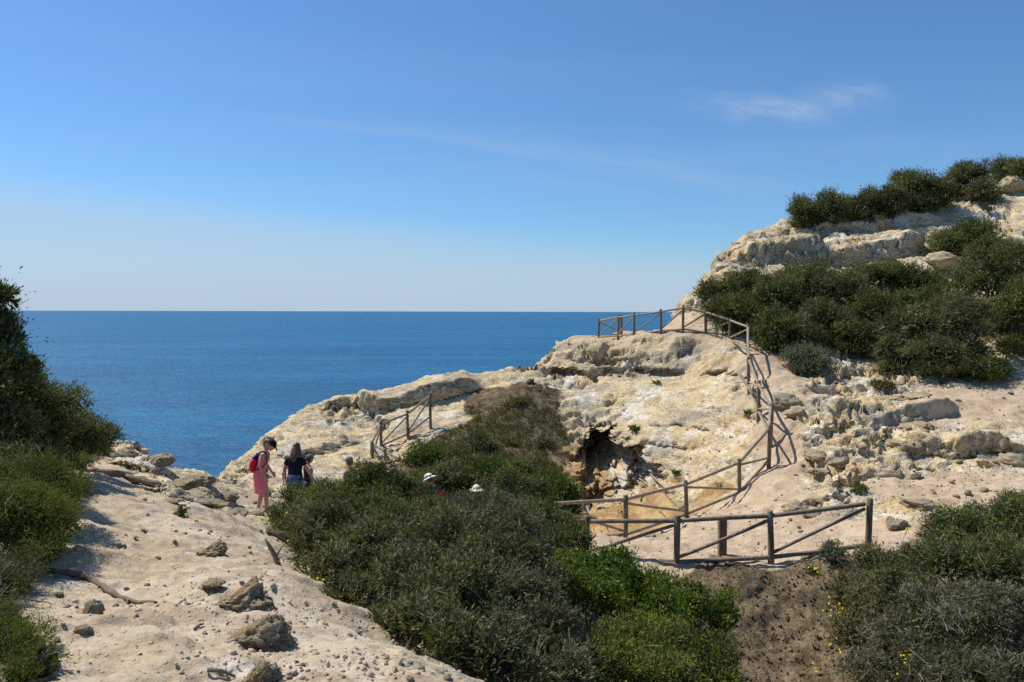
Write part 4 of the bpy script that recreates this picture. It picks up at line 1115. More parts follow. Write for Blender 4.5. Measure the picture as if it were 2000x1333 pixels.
def put_stone(px, py, w_px, h_px, grey=False, sink=0.3, D=None, name='stone', mesh=None, rz=None, depth=None):
    """a stone whose seen width and height are given in pixels, resting on the ground under its foot"""
    f = hit(px, py + h_px * 0.5) if D is None else surf_pt(px, py, D)
    D = f.y
    sx, sz = w_px / 2 / F_PX * D, h_px / 2 / F_PX * D
    o = link(name, mesh or random.choice(STONES_G if grey else STONES))
    o.rotation_euler = (random.uniform(-.15, .15), random.uniform(-.15, .15), random.uniform(0, 6.28) if rz is None else rz)
    o.scale = (sx * 1.08, sx * 1.0 if depth is None else depth, max(sz * 1.5, 0.03))
    if rz is None: o.scale.y = sx * 0.98
    o.location = (f.x, f.y + 0.3 * sx, f.z + sz * (1 - 2 * sink) * 0.9)
    return o
def region_parent(x, y):
    if x > 0.245 * y + 2.0: return TERR[6]
    if x < -4.6 and y < 21: return TERR[5]
    return TERR[0] if y < 15 else TERR[4]
def embed(*a, **k):
    o = put_stone(*a, **k)
    par = region_parent(o.location.x, o.location.y)
    o.parent = par
    return o
# single rocks on the sandy path and slope that one would point at
for a, lab, kw in (((482,1152,104,66), 'dark pitted rock standing on the path, farthest of the row of three', dict(mesh=wedge_mesh(611), rz=0.1, sink=0.44)),
               ((492,1228,130,80), 'big pitted rock with a pale back, middle of the row of three', dict(mesh=wedge_mesh(622), rz=-0.25, sink=0.45)),
               ((498,1312,78,56), 'rounded rough rock cut by the bottom edge, nearest of the path rocks', dict(mesh=wedge_mesh(633), rz=0.3, sink=0.44)),
               ((410,1074,52,30), 'small hollow weathered rock alone in the middle of the sandy path', dict(mesh=wedge_mesh(644), rz=0.5)),
               ((415,1140,46,16), 'flat ochre stone on the path left of the standing dark rock', dict()),
               ((1800,978,66,26), 'smooth flat white slab lying on the rocky slope', dict(sink=0.4)),
               ((1752,1022,40,32), 'round lichen-grey rock beside the last post of the near fence', dict(grey=True)),
               ((1818,1032,46,26), 'half-buried pale rock right of the lichen-grey round one', dict()),
               ((1850,508,70,36), 'smooth pale boulder among the hillside shrubs', dict(sink=0.35)),
               ((1978,358,44,38), 'knobbly pale boulder on the hill crest at the right edge', dict()),
               ((178,1184,40,34), 'rough rock holding the dead root at the left side of the path', dict(grey=True)),
               ((160,1232,30,18), 'small loose stone near the bottom left juniper', dict()),
               ((400,980,70,20), 'overhanging slab with a dark underside at the end of the path', dict(sink=0.45))):
    o = put_stone(*a, **kw, name='rock')
    prop(o, lab, 'rock')
# bedrock knobs and ledge blocks that belong to the slopes
BL = [(1662,818,44,26,1), (1706,812,50,24,1), (1748,806,40,22,1), (1786,806,40,30,1), (1800,830,54,22,0), (1836,806,50,18,1), (1880,800,44,14,0), (1690,838,30,18,0),
      (1768,866,52,28,0), (1800,872,30,34,1), (1832,868,50,32,1), (1866,878,52,34,0), (1906,880,54,34,0), (1946,882,56,36,1), (1988,884,50,40,0), (1880,896,60,18,0), (1930,904,40,16,0),
      (1720,888,60,30,0), (1640,900,40,18,0), (1604,880,46,24,0), (1622,862,36,18,0), (1660,915,50,20,0), (1580,760,60,30,1), (1540,770,50,34,1), (1556,800,36,26,0), (1518,770,30,26,0),
      (1940,918,40,26,1), (1965,900,30,20,0), (1560,985,44,22,0), (1585,1000,36,26,1), (1545,1000,30,20,1), (1620,1010,50,22,0), (1650,1030,30,16,0), (1600,935,30,12,0),
      (1640,690,40,16,0), (1690,700,36,22,1), (1600,720,40,18,0), (1665,740,60,18,0), (1740,775,50,10,0), (1800,770,44,10,0), (1975,720,50,20,1), (1990,705,24,12,0),
      (1085,706,50,22,1), (1120,702,56,26,0), (1165,708,50,28,0), (1215,704,54,30,0), (1262,708,50,32,0), (1305,702,52,30,0), (1345,704,46,36,0), (1385,694,44,30,1), (1420,706,46,26,0), (1446,718,36,22,0),
      (1240,686,60,18,0), (1310,684,60,16,0), (1180,684,50,14,0), (1370,678,40,16,1),
      (722,778,58,24,0), (800,762,60,24,0), (885,762,70,30,1), (925,756,60,36,1), (905,796,90,30,1), (860,800,40,18,0), (830,790,34,16,0), (765,800,30,14,0), (950,780,40,24,1),
      (845,840,46,26,1), (812,858,50,24,1), (790,872,40,22,1), (868,828,40,20,1), (770,888,36,18,1), (830,870,30,18,1),
      (1130,770,44,30,0), (1150,800,40,30,0), (1128,860,40,40,0), (1150,900,36,40,0), (1135,940,40,44,0), (1160,985,40,40,0), (1195,1000,40,22,0), (1175,870,40,26,1), (1225,880,36,30,1), (1258,930,30,40,0),
      (1310,960,40,20,0), (1370,930,40,20,0), (1270,1000,50,26,0), (1330,985,44,18,0), (1400,900,30,16,1), (1390,870,40,16,1), (1350,820,60,16,1), (1300,790,70,16,1), (1380,790,50,14,1), (1440,820,40,18,0),
      (1330,770,60,14,1), (1250,800,60,14,0), (1430,745,40,16,0),
      (1490,440,30,16,0), (1470,450,20,14,0), (1520,470,60,20,1), (1580,480,60,22,1), (1640,470,60,20,1), (1700,480,60,24,1), (1760,470,50,24,1), (1806,462,50,30,1), (1830,478,36,24,1), (1440,480,30,20,0),
      (1420,510,30,18,0), (1390,540,26,18,0), (1355,572,40,18,0), (1335,582,26,14,0), (1900,430,40,16,1), (1950,400,40,18,1), (1985,440,40,24,1), (1560,450,50,12,0), (1660,440,60,12,1), (1740,420,50,12,1),
      (1870,400,50,14,1), (1930,378,40,16,0), (1995,352,30,18,0), (1960,460,50,18,0),
      (246,880,40,30,0), (275,896,40,28,1), (310,900,40,22,0), (340,915,50,22,0), (385,930,46,24,0), (420,938,36,16,1), (365,945,40,20,0), (320,940,44,20,0), (440,962,36,20,1), (250,915,50,24,0), (330,975,40,12,0),
      (470,975,36,16,0), (455,995,40,16,1), (380,1025,60,10,1), (500,1000,20,12,0), (480,1010,26,12,0), (520,985,26,16,0), (450,940,30,14,0), (505,955,34,18,0), (575,975,30,18,0), (590,955,26,14,0)]
for i, a in enumerate(BL):
    px, py, w_, h_, gr = a
    if 1225 < px < 1460 and 735 < py < 960: continue          # the sloping face is one smooth bed
    if 640 < px < 1290 or (px > 1290 and (py < 735 or i % 5 < 3)) or (px < 640 and i % 2): continue
    embed(px, py, w_ * 1.3, h_ * 1.1, grey=bool(gr), sink=0.62)
# loose stones on the path and at its edge
rgs = np.random.default_rng(77)
loose = []
def loose_zone(n, xlo, xhi, ylo, yhi, s0, s1):
    for _ in range(n):
        loose.append((rgs.uniform(xlo, xhi), rgs.uniform(ylo, yhi), rgs.uniform(s0, s1)))
loose_zone(34, 200, 560, 1060, 1330, 6, 13); loose_zone(40, 560, 800, 1210, 1330, 7, 15); loose_zone(30, 260, 520, 950, 1060, 6, 12); loose_zone(26, 780, 1000, 1262, 1330, 8, 20)
loose_zone(40, 1540, 1980, 900, 1060, 7, 20); loose_zone(24, 1560, 1980, 740, 860, 6, 14); loose_zone(20, 430, 640, 950, 1010, 7, 14); loose_zone(14, 90, 220, 1130, 1320, 8, 18)
for (px, py, s) in loose:
    f = hit(px, py)
    sc = s / 2 / F_PX * f.y
    o = link('stone', random.choice(SMALL))
    o.scale = (sc, sc * random.uniform(0.7, 1.1), sc * random.uniform(0.6, 0.95))
    o.rotation_euler = (random.uniform(-.3, .3), random.uniform(-.3, .3), random.uniform(0, 6.3))
    o.location = (f.x, f.y, f.z + sc * 0.25)
    o.parent = region_parent(f.x, f.y)
# gravel: far too many to count
def scatter_gravel(name, label, xy, smin, smax, mat, seed):
    rg = np.random.default_rng(seed)
    bm = bmesh.new(); bmesh.ops.create_icosphere(bm, subdivisions=1, radius=1.0)
    bv = np.array([v.co[:] for v in bm.verts]); bf = np.array([[v.index for v in f.verts] for f in bm.faces]); bm.free()
    n = len(xy); z = surf_np(xy)
    s = smin * (smax / smin) ** (rg.random(n) ** 2.2)
    V = bv[None] * (1 + 0.28 * rg.normal(size=(n, len(bv), 1))) * (s[:, None, None] * rg.uniform(0.6, 1.2, (n, 1, 3)))
    V = V + np.c_[xy, z + s * 0.2][:, None, :]
    Fc = (bf[None] + (np.arange(n) * len(bv))[:, None, None]).reshape(-1, 3)
    me = npmesh(name, V.reshape(-1, 3), Fc, False)
    return prop(link(name, me, mat), label, 'gravel', kind='stuff')
M_GRAVEL = simple('path_gravel', (0.47, 0.385, 0.285), 0.95, 0.1, 0.35, 3.0)
n_ = 9000
D_ = 3.2 * (17 / 3.2) ** rng.random(n_); u_ = (rng.uniform(120, 900, n_) - 1000) / F_PX
gx = np.c_[u_ * D_, D_]
gw = ground_np(gx)[1]
bias = fbm(np.c_[gx * 1.1, np.zeros(n_)], 3, seed=15)
gx = gx[((gw[:, 0] + gw[:, 2] * 0.7) > 0.45) & (bias + rng.random(n_) * 0.9 + 0.35 * (gx[:, 0] > -1.15 - 0.13 * gx[:, 1]) > 0.62)]
scatter_gravel('gravel', 'small loose gravel strewn over the sandy path', gx, 0.005, 0.020, M_GRAVEL, 5)
n_ = 4500
D_ = rng.uniform(15.5, 27, n_); u_ = (rng.uniform(1180, 2010, n_) - 1000) / F_PX
gx = np.c_[u_ * D_, D_]
gw = ground_np(gx)[1]
gx = gx[((gw[:, 1] + gw[:, 2]) > 0.5) & (fbm(np.c_[gx * 0.9, np.zeros(n_)], 3, seed=25) + rng.random(n_) * 0.9 > 0.55)]
scatter_gravel('gravel', 'loose stones strewn over the right slope and the fenced path', gx, 0.012, 0.05, M_GRAVEL, 6)
n_ = 1500
D_ = rng.uniform(12.2, 15.2, n_); u_ = (rng.uniform(1380, 1720, n_) - 1000) / F_PX
gx = np.c_[u_ * D_, D_]
gw = ground_np(gx)[1]
gx = gx[gw[:, 4] > 0.4]
M_CLOD = simple('earth_clods', (0.15, 0.112, 0.07), 0.95, 0.05, 0.5, 3.0)
scatter_gravel('earth_clods', 'crumbled earth clods on the brown bank below the near fence', gx, 0.010, 0.034, M_CLOD, 9)
b_ = np.repeat(np.c_[gx[::4], surf_np(gx[::4]) - 0.01], 4, 0); b_ = b_ + rng.normal(size=b_.shape) * np.array([0.04, 0.04, 0.0])
V, Fc, T = leaf_arrays(b_, unit(np.array([0, -0.2, 0.6]) + 0.6 * rng.normal(size=b_.shape)), rng.uniform(0.03, 0.13, len(b_)), np.full(len(b_), 0.009), False, np.clip(rng.normal(0.6, 0.3, len(b_)), 0, 1))
M_STRAW = leaf_material('dry_straw', ((0.10, 0.085, 0.04), (0.19, 0.15, 0.075), (0.33, 0.26, 0.14)))
prop(link('dry_grass', npmesh('dry_grass', V, Fc, False, {'tint': T}), M_STRAW), 'thin dry grass on the brown bank below the near fence', 'grass', kind='stuff')
# sparse grass on the brown gully slope
n_ = 9500
uu = rng.uniform(800, 1130, n_); DD = rng.uniform(22, 32, n_)
gx = np.c_[(uu - 1000) / F_PX * DD, DD]
gw = ground_np(gx)[1]
gx = gx[(gw[:, 4] > 0.5) & (fbm(np.c_[gx * 0.8, np.zeros(n_)], 3, seed=35) + rng.random(n_) * 0.5 > 0.12)]
b_ = np.repeat(np.c_[gx, surf_np(gx) - 0.02], 5, 0) + rng.normal(size=(len(gx) * 5, 3)) * np.array([0.06, 0.06, 0.0])
V, Fc, T = leaf_arrays(b_, unit(np.array([0, -0.1, 0.8]) + 0.55 * rng.normal(size=b_.shape)), rng.uniform(0.06, 0.2, len(b_)), np.full(len(b_), 0.028), False, np.clip(rng.normal(0.45, 0.25, len(b_)), 0, 1))
M_GRASS = leaf_material('dry_grass', ((0.06, 0.078, 0.022), (0.11, 0.125, 0.038), (0.19, 0.17, 0.07)))
prop(link('grass', npmesh('grass', V, Fc, False, {'tint': T}), M_GRASS), 'sparse olive grass on the brown gully slope', 'grass', kind='stuff')

# ------------------------------------------------------------------ dead wood
def wood(name, label, cat, px_pts, r_px, lift=0.02, branches=()):
    """px_pts: (px, py[, height above ground]) laid on the ground"""
    base = hit(px_pts[0][0], px_pts[0][1]); O = base.copy()
    root = prop(empty(name, base), label, cat)
    pts, rad = [], []
    for i, a in enumerate(px_pts):
        p = hit(a[0], a[1]) if len(a) < 4 else Vector(W(a[0], a[1], a[3]))
        r = r_px[i] / F_PX * p.y
        p.z += r * 0.5 + (a[2] if len(a) > 2 and len(a) < 4 else 0)
        pts.append(p); rad.append(r)
    P2, R2 = [], []
    for i in range(len(pts) - 1):
        for t in (0, 0.34, 0.67):
            P2.append(pts[i].lerp(pts[i + 1], t) + Vector((random.uniform(-1, 1), random.uniform(-1, 1), random.uniform(-.6, .6))) * rad[i] * (0 if t == 0 else 0.7)); R2.append(rad[i] * (1 - t) + rad[i + 1] * t)
    P2.append(pts[-1]); R2.append(rad[-1])
    link('root_stem', tube_mesh('root_stem', P2, R2, 9, 0.22, 3, O), M_DEAD, root)
    for (i, dx, dy, dz, k) in branches:
        a = P2[i]; b = a + Vector((dx, dy, dz))
        link('side_root', tube_mesh('side_root', [a, a.lerp(b, 0.5) + Vector((0, 0, 0.02)), b], [R2[i] * 0.7 * k, R2[i] * 0.5 * k, R2[i] * 0.15], 6, 0.2, 5, O), M_DEAD, root)
    return root
wood('dead_root', 'twisted grey root lying across the left side of the sandy path', 'root', [(95,1118), (140,1124), (175,1132), (200,1150), (235,1170), (262,1182), (305,1181)], [4, 6, 7, 5, 5, 5, 3],
     branches=((14, 0.03, -0.12, -0.01, 1), (10, 0.12, -0.08, 0, 0.8)))
wood('dead_root', 'long exposed root below the big left juniper at the end of the path', 'root', [(165,924), (215,930), (255,938), (285,948), (316,955)], [4, 7, 8, 7, 3], branches=((5, 0.4, -0.25, -0.05, 0.9),))
wood('dead_root', 'dark branch lying in the shade at the left edge', 'root', [(20,1168), (70,1178), (125,1188)], [3, 3, 1.5])
b = hit(545, 1110)
root = prop(empty('dead_stick', b), 'bare brown stick standing at the front of the shrub mass beside the path', 'stick')
link('stick_stem', tube_mesh('stick_stem', [b + Vector((0.02, 0, -0.05)), Vector(W(536, 1085, b.y)), Vector(W(526, 1068, b.y)), Vector(W(518, 1053, b.y))], [0.026, 0.024, 0.02, 0.012], 8, 0.2, 2, b), M_DEAD, root)
link('side_twig', tube_mesh('side_twig', [Vector(W(538, 1090, b.y)), Vector(W(548, 1072, b.y + 0.1)), Vector(W(556, 1062, b.y + 0.15))], [0.012, 0.009, 0.004], 6, 0.2, 2, b), M_DEAD, root)
b = hit(548, 1058)
root = prop(empty('dead_stump', b), 'small gnarled dead stump at the left tip of the shrub mass', 'stump')
link('stump_wood', tube_mesh('stump_wood', [b + Vector((0.1, 0.05, -0.1)), b + Vector((0.02, 0, 0.08)), Vector(W(530, 1042, b.y)), Vector(W(524, 1028, b.y))], [0.10, 0.085, 0.06, 0.025], 9, 0.25, 8, b), M_DEAD, root)
link('stump_branch', tube_mesh('stump_branch', [Vector(W(532, 1046, b.y)), Vector(W(520, 1038, b.y - 0.1))], [0.05, 0.02], 7, 0.25, 9, b), M_DEAD, root)
for i, (pp, lab) in enumerate([([(405,1315), (460,1328)], 'thin stick lying flat on the path at the bottom edge'), ([(380,1235), (398,1226)], 'short stub of wood on the path beside the big pitted rock'), ([(432,1178), (480,1183)], 'pale splinter of root on the path left of the standing dark rock')]):
    a, c = hit(*pp[0]), hit(*pp[1])
    o = prop(link('fallen_stick', tube_mesh('fallen_stick', [a + Vector((0, 0, 0.012)), a.lerp(c, 0.5) + Vector((0, 0.01, 0.018)), c + Vector((0, 0, 0.01))], [0.010, 0.009, 0.005], 7, 0.2, i, a), M_DEAD), lab, 'stick')
    o.location = a
# ------------------------------------------------------------------ people
M_SKIN = simple('plain_skin', (0.50, 0.285, 0.19), 0.55, 0.35, 0.08, 20)  # one even base skin colour
M_SKIN2 = simple('sunburnt_skin', (0.47, 0.23, 0.16), 0.55, 0.35, 0.08, 20)
def cloth(name, c, var=0.10): return simple(name, c, 0.85, 0.15, var, 25)
M_PINK, M_NAVY, M_BLACKC, M_LILAC = cloth('pink_knit', (0.80, 0.20, 0.27)), cloth('navy_cotton', (0.012, 0.014, 0.035)), cloth('black_cotton', (0.015, 0.015, 0.018)), cloth('lilac_fabric', (0.55, 0.20, 0.55))
M_DENIM, M_CAPK, M_CAPG, M_WHITE, M_CREAM = cloth('blue_denim', (0.10, 0.14, 0.24), 0.35), cloth('black_cap', (0.010, 0.010, 0.012)), cloth('grey_cap', (0.16, 0.165, 0.16), 0.6), cloth('white_canvas', (0.78, 0.77, 0.74)), cloth('cream_canvas', (0.70, 0.64, 0.42))
M_RED, M_BLUEP, M_SHOE = cloth('red_nylon', (0.62, 0.02, 0.045)), cloth('dark_blue_nylon', (0.015, 0.025, 0.12)), cloth('grey_shoe', (0.25, 0.24, 0.23))
M_HAIR = simple('brown_hair', (0.115, 0.062, 0.034), 0.45, 0.4, 0.5, 30); M_HAIRD = simple('dark_hair', (0.018, 0.014, 0.012), 0.45, 0.4, 0.4, 30)
M_EYE = simple('dark_eye', (0.03, 0.02, 0.015), 0.2, 0.5, 0.05); M_LIP = simple('lip', (0.38, 0.13, 0.11), 0.5, 0.3, 0.05)

def loft(rings, n=20, cap=True):
    """rings: (centre, half width, half depth, lateral axis, depth axis)"""
    vs, fs = [], []
    for c, a, b, ax, ay in rings:
        for k in range(n):
            t = 2 * math.pi * k / n
            vs.append(Vector(c) + Vector(ax) * (a * math.cos(t)) + Vector(ay) * (b * math.sin(t)))
    for i in range(len(rings) - 1):
        for k in range(n):
            fs.append((i * n + k, i * n + (k + 1) % n, (i + 1) * n + (k + 1) % n, (i + 1) * n + k))
    if cap:
        fs.append(tuple(range(n - 1, -1, -1))); fs.append(tuple((len(rings) - 1) * n + k for k in range(n)))
    return vs, fs
def ellipsoid(c, r, M=None, nu=16, nv=10, zmin=-1.0):
    rings = []
    for j in range(nv + 1):
        z = zmin + (1 - zmin) * j / nv
        z = math.sin(math.asin(max(-1, min(1, zmin))) + (math.pi / 2 - math.asin(max(-1, min(1, zmin)))) * j / nv)
        q = math.sqrt(max(0.0, 1 - z * z)) + 1e-3
        rings.append((Vector((0, 0, z * r[2])), r[0] * q, r[1] * q, (1, 0, 0), (0, 1, 0)))
    vs, fs = loft(rings, nu)
    M = M or Matrix.Identity(3)
    return [Vector(c) + M @ v for v in vs], fs
class Body:
    def __init__(s): s.v, s.f = [], []
    def add(s, data):
        o = len(s.v); s.v.extend([tuple(v) for v in data[0]]); s.f.extend([tuple(i + o for i in q) for q in data[1]])
        return s
    def mesh(s, name, smooth=True):
        me = bpy.data.meshes.new(name); me.from_pydata(s.v, [], s.f)
        bm = bmesh.new(); bm.from_mesh(me); bmesh.ops.recalc_face_normals(bm, faces=bm.faces); bm.to_mesh(me); bm.free()
        if smooth: me.polygons.foreach_set('use_smooth', np.ones(len(me.polygons), bool))
        return me
    def fused(s, name, voxel, smooth=4):
        """one continuous skin grown over all the pieces"""
        tmp = bpy.data.objects.new('tmp_body', s.mesh('tmp')); COL.objects.link(tmp)
        m = tmp.modifiers.new('fuse', 'REMESH'); m.mode = 'VOXEL'; m.voxel_size = voxel
        m2 = tmp.modifiers.new('smooth', 'SMOOTH'); m2.iterations = smooth; m2.factor = 0.45
        me = bpy.data.meshes.new_from_object(tmp.evaluated_get(bpy.context.evaluated_depsgraph_get()))
        me.name = name
        bpy.data.objects.remove(tmp)
        me.polygons.foreach_set('use_smooth', np.ones(len(me.polygons), bool))
        return me
def find_stand(px, py_top, h, dlo=14.0, dhi=26.0):
    """distance at which a figure of height h with its crown at this pixel stands on the ground"""
    best, bd = None, 1e9
    for D in np.arange(dlo, dhi, 0.05):
        w = W(px, py_top, D); e = abs((w[2] - h) - surf(w[0], w[1]))
        if e < bd: best, bd = D, e
    w = W(px, py_top, best)
    return Vector((w[0], w[1], surf(w[0], w[1]))), best, bd

def person(label, loc, h, yaw, lean=0.0, head_pitch=0.0, head_yaw=0.0, arms=None, legs=None, top=None, bottom=None, hair=None, hat=None, skin=None, voxel=0.017):
    """yaw 0 faces away from the camera (+y); yaw -90 faces right"""
    s = h / 1.65; skin = skin or M_SKIN
    root = prop(empty('person', loc, R(yaw)), label, 'person')
    X, Y = Vector((1, 0, 0)), Vector((0, 1, 0))
    def spine(z):
        """centre and depth axis of the trunk at height z"""
        t = max(0.0, z - 0.88); a = lean * min(1.0, t / 0.25)
        y = math.tan(lean) * t * 0.8 if t > 0 else 0.0
        ay = Vector((0, math.cos(a), -math.sin(a)))
        return Vector((0, y, 0.88 + (z - 0.88) * math.cos(lean * 0.8) if z > 0.88 else z)), ay
    def trunk(rings):
        out = []
        for z, a, b, *k in rings:
            c, ay = spine(z)
            if k: c = c + ay * k[0]
            out.append((c * s, a * s, b * s, X, ay))
        return loft(out)
    B = Body()
    B.add(trunk([(.79, .13, .09), (.82, .158, .108, -.01), (.88, .168, .118, -.015), (.95, .148, .10, -.005), (1.03, .125, .088), (1.12, .138, .098, .008), (1.21, .152, .106, .012), (1.29, .160, .092), (1.345, .125, .075, -.01), (1.375, .07, .062, -.01)]))
    nk, nay = spine(1.36)
    tilt = Matrix.Rotation(-lean * 0.8, 3, 'X')
    Hm = tilt @ Matrix.Rotation(head_yaw, 3, 'Z') @ Matrix.Rotation(-head_pitch, 3, 'X')
    hc = nk + tilt @ Vector((0, 0.015, 0.06)) + Hm @ Vector((0, 0.025, 0.115))
    B.add(tube_data([nk * s, (nk + tilt @ Vector((0, .012, .05))) * s, hc * s], [.052 * s, .047 * s, .045 * s], 12))
    HP = lambda p: (hc + Hm @ Vector(p)) * s
    def hell(c, r, **k): return ellipsoid(HP(c), tuple(q * s for q in r), Hm, **k)
    B.add(hell((0, 0, .012), (.074, .094, .104)))
    B.add(hell((0, .028, -.052), (.052, .062, .062)))          # jaw
    B.add(hell((0, .094, -.012), (.011, .018, .022)))          # nose
    B.add(hell((0, .082, -.082), (.020, .016, .016)))          # chin
    for q in (-1, 1): B.add(hell((q * .075, -.005, -.012), (.010, .020, .030)))
    arms = arms or {}
    for side in (-1, 1):
        sh, ay = spine(1.30)
        sh = sh + Vector((side * .165, 0, 0))
        el, wr = arms.get(side, ((side * .235, -.02, 1.05), (side * .25, .05, .82)))
        el, wr = Vector(el), Vector(wr)
        up = (el - sh)
        B.add(tube_data([(sh - Vector((side * .03, 0, -.0))) * s, sh * s, sh.lerp(el, .4) * s, el * s, el.lerp(wr, .3) * s, wr * s], [.040 * s, .047 * s, .043 * s, .034 * s, .036 * s, .023 * s], 12))
        d = (wr - el).normalized()
        pal = wr + d * .05
        lat = d.cross(Vector((side, 0, 0))).normalized()       # across the palm
        if lat.length < .1: lat = Vector((0, 1, 0))
        nrm = lat.cross(d).normalized()
        M3 = Matrix((lat, nrm, d)).transposed()
        B.add(ellipsoid(pal * s, (.038 * s, .016 * s, .052 * s), M3, 12, 6))
        inn = nrm if nrm.x * side < 0 else -nrm                 # fingers curl towards the thigh
        for k, (off, L) in enumerate(((-.027, .058), (-.009, .070), (.010, .066), (.027, .052))):
            b0 = pal + lat * off + d * .035; b1 = b0 + d * (L * .5) + inn * .004; b2 = b1 + d * (L * .38) + inn * .020
            B.add(tube_data([b0 * s, b1 * s, b2 * s], [.0088 * s, .0082 * s, .0065 * s], 7))
        th = lat if lat.y > 0 else -lat
        t0 = pal + th * .026 - d * .022; t1 = t0 + th * .022 + d * .028 + inn * .008; t2 = t1 + d * .028 + inn * .006
        B.add(tube_data([t0 * s, t1 * s, t2 * s], [.012 * s, .010 * s, .0075 * s], 7))
    legs = legs or {}
    for side in (-1, 1):
        hp = Vector((side * .085, 0, .86))
        kn, an, tdir = legs.get(side, ((side * .09, .025, .465), (side * .088, -.005, .075), (side * .15, 1, 0)))
        kn, an = Vector(kn), Vector(an)
        B.add(tube_data([hp * s, hp.lerp(kn, .3) * s, kn * s, kn.lerp(an, .3) * s, kn.lerp(an, .6) * s, an * s], [.088 * s, .080 * s, .052 * s, .053 * s, .043 * s, .033 * s], 14))
        td = Vector(tdir).normalized()
        B.add(tube_data([(an + Vector((0, 0, -.03)) - td * .045) * s, (an + Vector((0, 0, -.045))) * s, (an + Vector((0, 0, -.052)) + td * .11) * s, (an + Vector((0, 0, -.055)) + td * .15) * s], [.026 * s, .034 * s, .026 * s, .014 * s], 10))
        sb = Body().add(tube_data([(an + Vector((0, 0, -.034)) - td * .052) * s, (an + Vector((0, 0, -.046))) * s, (an + Vector((0, 0, -.054)) + td * .11) * s, (an + Vector((0, 0, -.058)) + td * .165) * s], [.031 * s, .040 * s, .033 * s, .018 * s], 12))
        link('shoe', sb.mesh('shoe'), M_SHOE, root)
    link('body', B.fused('body', voxel), skin, root)
    for q in (-1, 1):
        link('eye', Body().add(hell((q * .030, .083, .012), (.011, .008, .007), nu=8, nv=6)).mesh('eye'), M_EYE, root)
    link('mouth', Body().add(hell((0, .088, -.052), (.022, .010, .007), nu=8, nv=6)).mesh('mouth'), M_LIP, root)
    if top:
        nm, mat, kind = top
        T = Body()
        if kind == 'dress':
            T.add(trunk([(.44, .165, .120, .005), (.55, .178, .128), (.70, .188, .136, -.005), (.82, .186, .134, -.012), (.90, .176, .128, -.014), (.97, .152, .112, -.004), (1.03, .136, .100), (1.12, .150, .112, .01), (1.20, .163, .122, .016), (1.25, .160, .112, .008)]))
            for q in (-1, 1):
                pts = [spine(z)[0] + spine(z)[1] * y + Vector((q * x, 0, 0)) for z, y, x in ((1.24, .10, .085), (1.33, .055, .085), (1.365, .0, .08), (1.33, -.07, .08), (1.24, -.095, .075))]
                T.add(tube_data([p * s for p in pts], [.014 * s] * 5, 6))
        else:
            lo = .80 if kind != 'crop' else .92
            T.add(trunk([(lo, .180, .128, -.012), (.88, .181, .130, -.014), (.95, .168, .118, -.004), (1.03, .152, .108), (1.12, .158, .112, .008), (1.21, .168, .118, .012), (1.28, .172, .106), (1.335, .140, .088, -.008), (1.36, .088, .074, -.01)]))
            if kind == 'tee':
                for side in (-1, 1):
                    sh = spine(1.30)[0] + Vector((side * .155, 0, 0)); el = Vector(arms.get(side, ((side * .235, -.02, 1.05),))[0])
                    T.add(tube_data([(sh - Vector((side * .02, 0, 0))) * s, sh.lerp(el, .12) * s, sh.lerp(el, .6) * s], [.058 * s, .063 * s, .060 * s], 14))
        link(nm, T.fused(nm, 0.018, 3), mat, root)
    if bottom:
        nm, mat, zlo = bottom
        T = Body(); T.add(trunk([(.78, .165, .125, -.008), (.84, .180, .132, -.014), (.90, .176, .128, -.014), (.97, .160, .116, -.004)]))
        for side in (-1, 1):
            hp = Vector((side * .085, 0, .86)); kn = Vector(legs.get(side, ((side * .09, .025, .465),))[0])
            t = (.86 - zlo) / (.86 - kn.z)
            T.add(tube_data([hp * s, hp.lerp(kn, t * .6) * s, hp.lerp(kn, t) * s], [.100 * s, .098 * s, .094 * s], 14))
        link(nm, T.fused(nm, 0.02, 3), mat, root)
    if hair:
        mat, kind = hair
        T = Body(); T.add(hell((0, -.016, .030), (.084, .098, .096)))
        if kind == 'long':
            T.add(hell((0, -.060, -.055), (.088, .062, .100)))
            T.add(loft([(HP((0, -.075, -.05)), .090 * s, .050 * s, X, Y), (HP((0, -.095, -.14)), .098 * s, .045 * s, X, Y), (HP((0, -.105, -.22)), .088 * s, .036 * s, X, Y), (HP((.006, -.108, -.28)), .058 * s, .024 * s, X, Y), (HP((.01, -.108, -.33)), .02 * s, .01 * s, X, Y)]))
            for q in (-1, 1): T.add(tube_data([HP((q * .07, -.01, .0)), HP((q * .085, .0, -.09)), HP((q * .10, .0, -.19)), HP((q * .085, -.03, -.27))], [.03 * s, .032 * s, .028 * s, .010 * s], 8))
        elif kind == 'tail':
            T.add(tube_data([HP((0, -.085, .03)), HP((0, -.125, .01)), HP((0, -.135, -.06)), HP((0, -.115, -.13))], [.026 * s, .032 * s, .028 * s, .010 * s], 9))
        else:
            T.add(hell((0, -.035, -.02), (.078, .080, .075)))
        me = T.fused('hair', 0.011, 2)
        link('hair', me, mat, root)
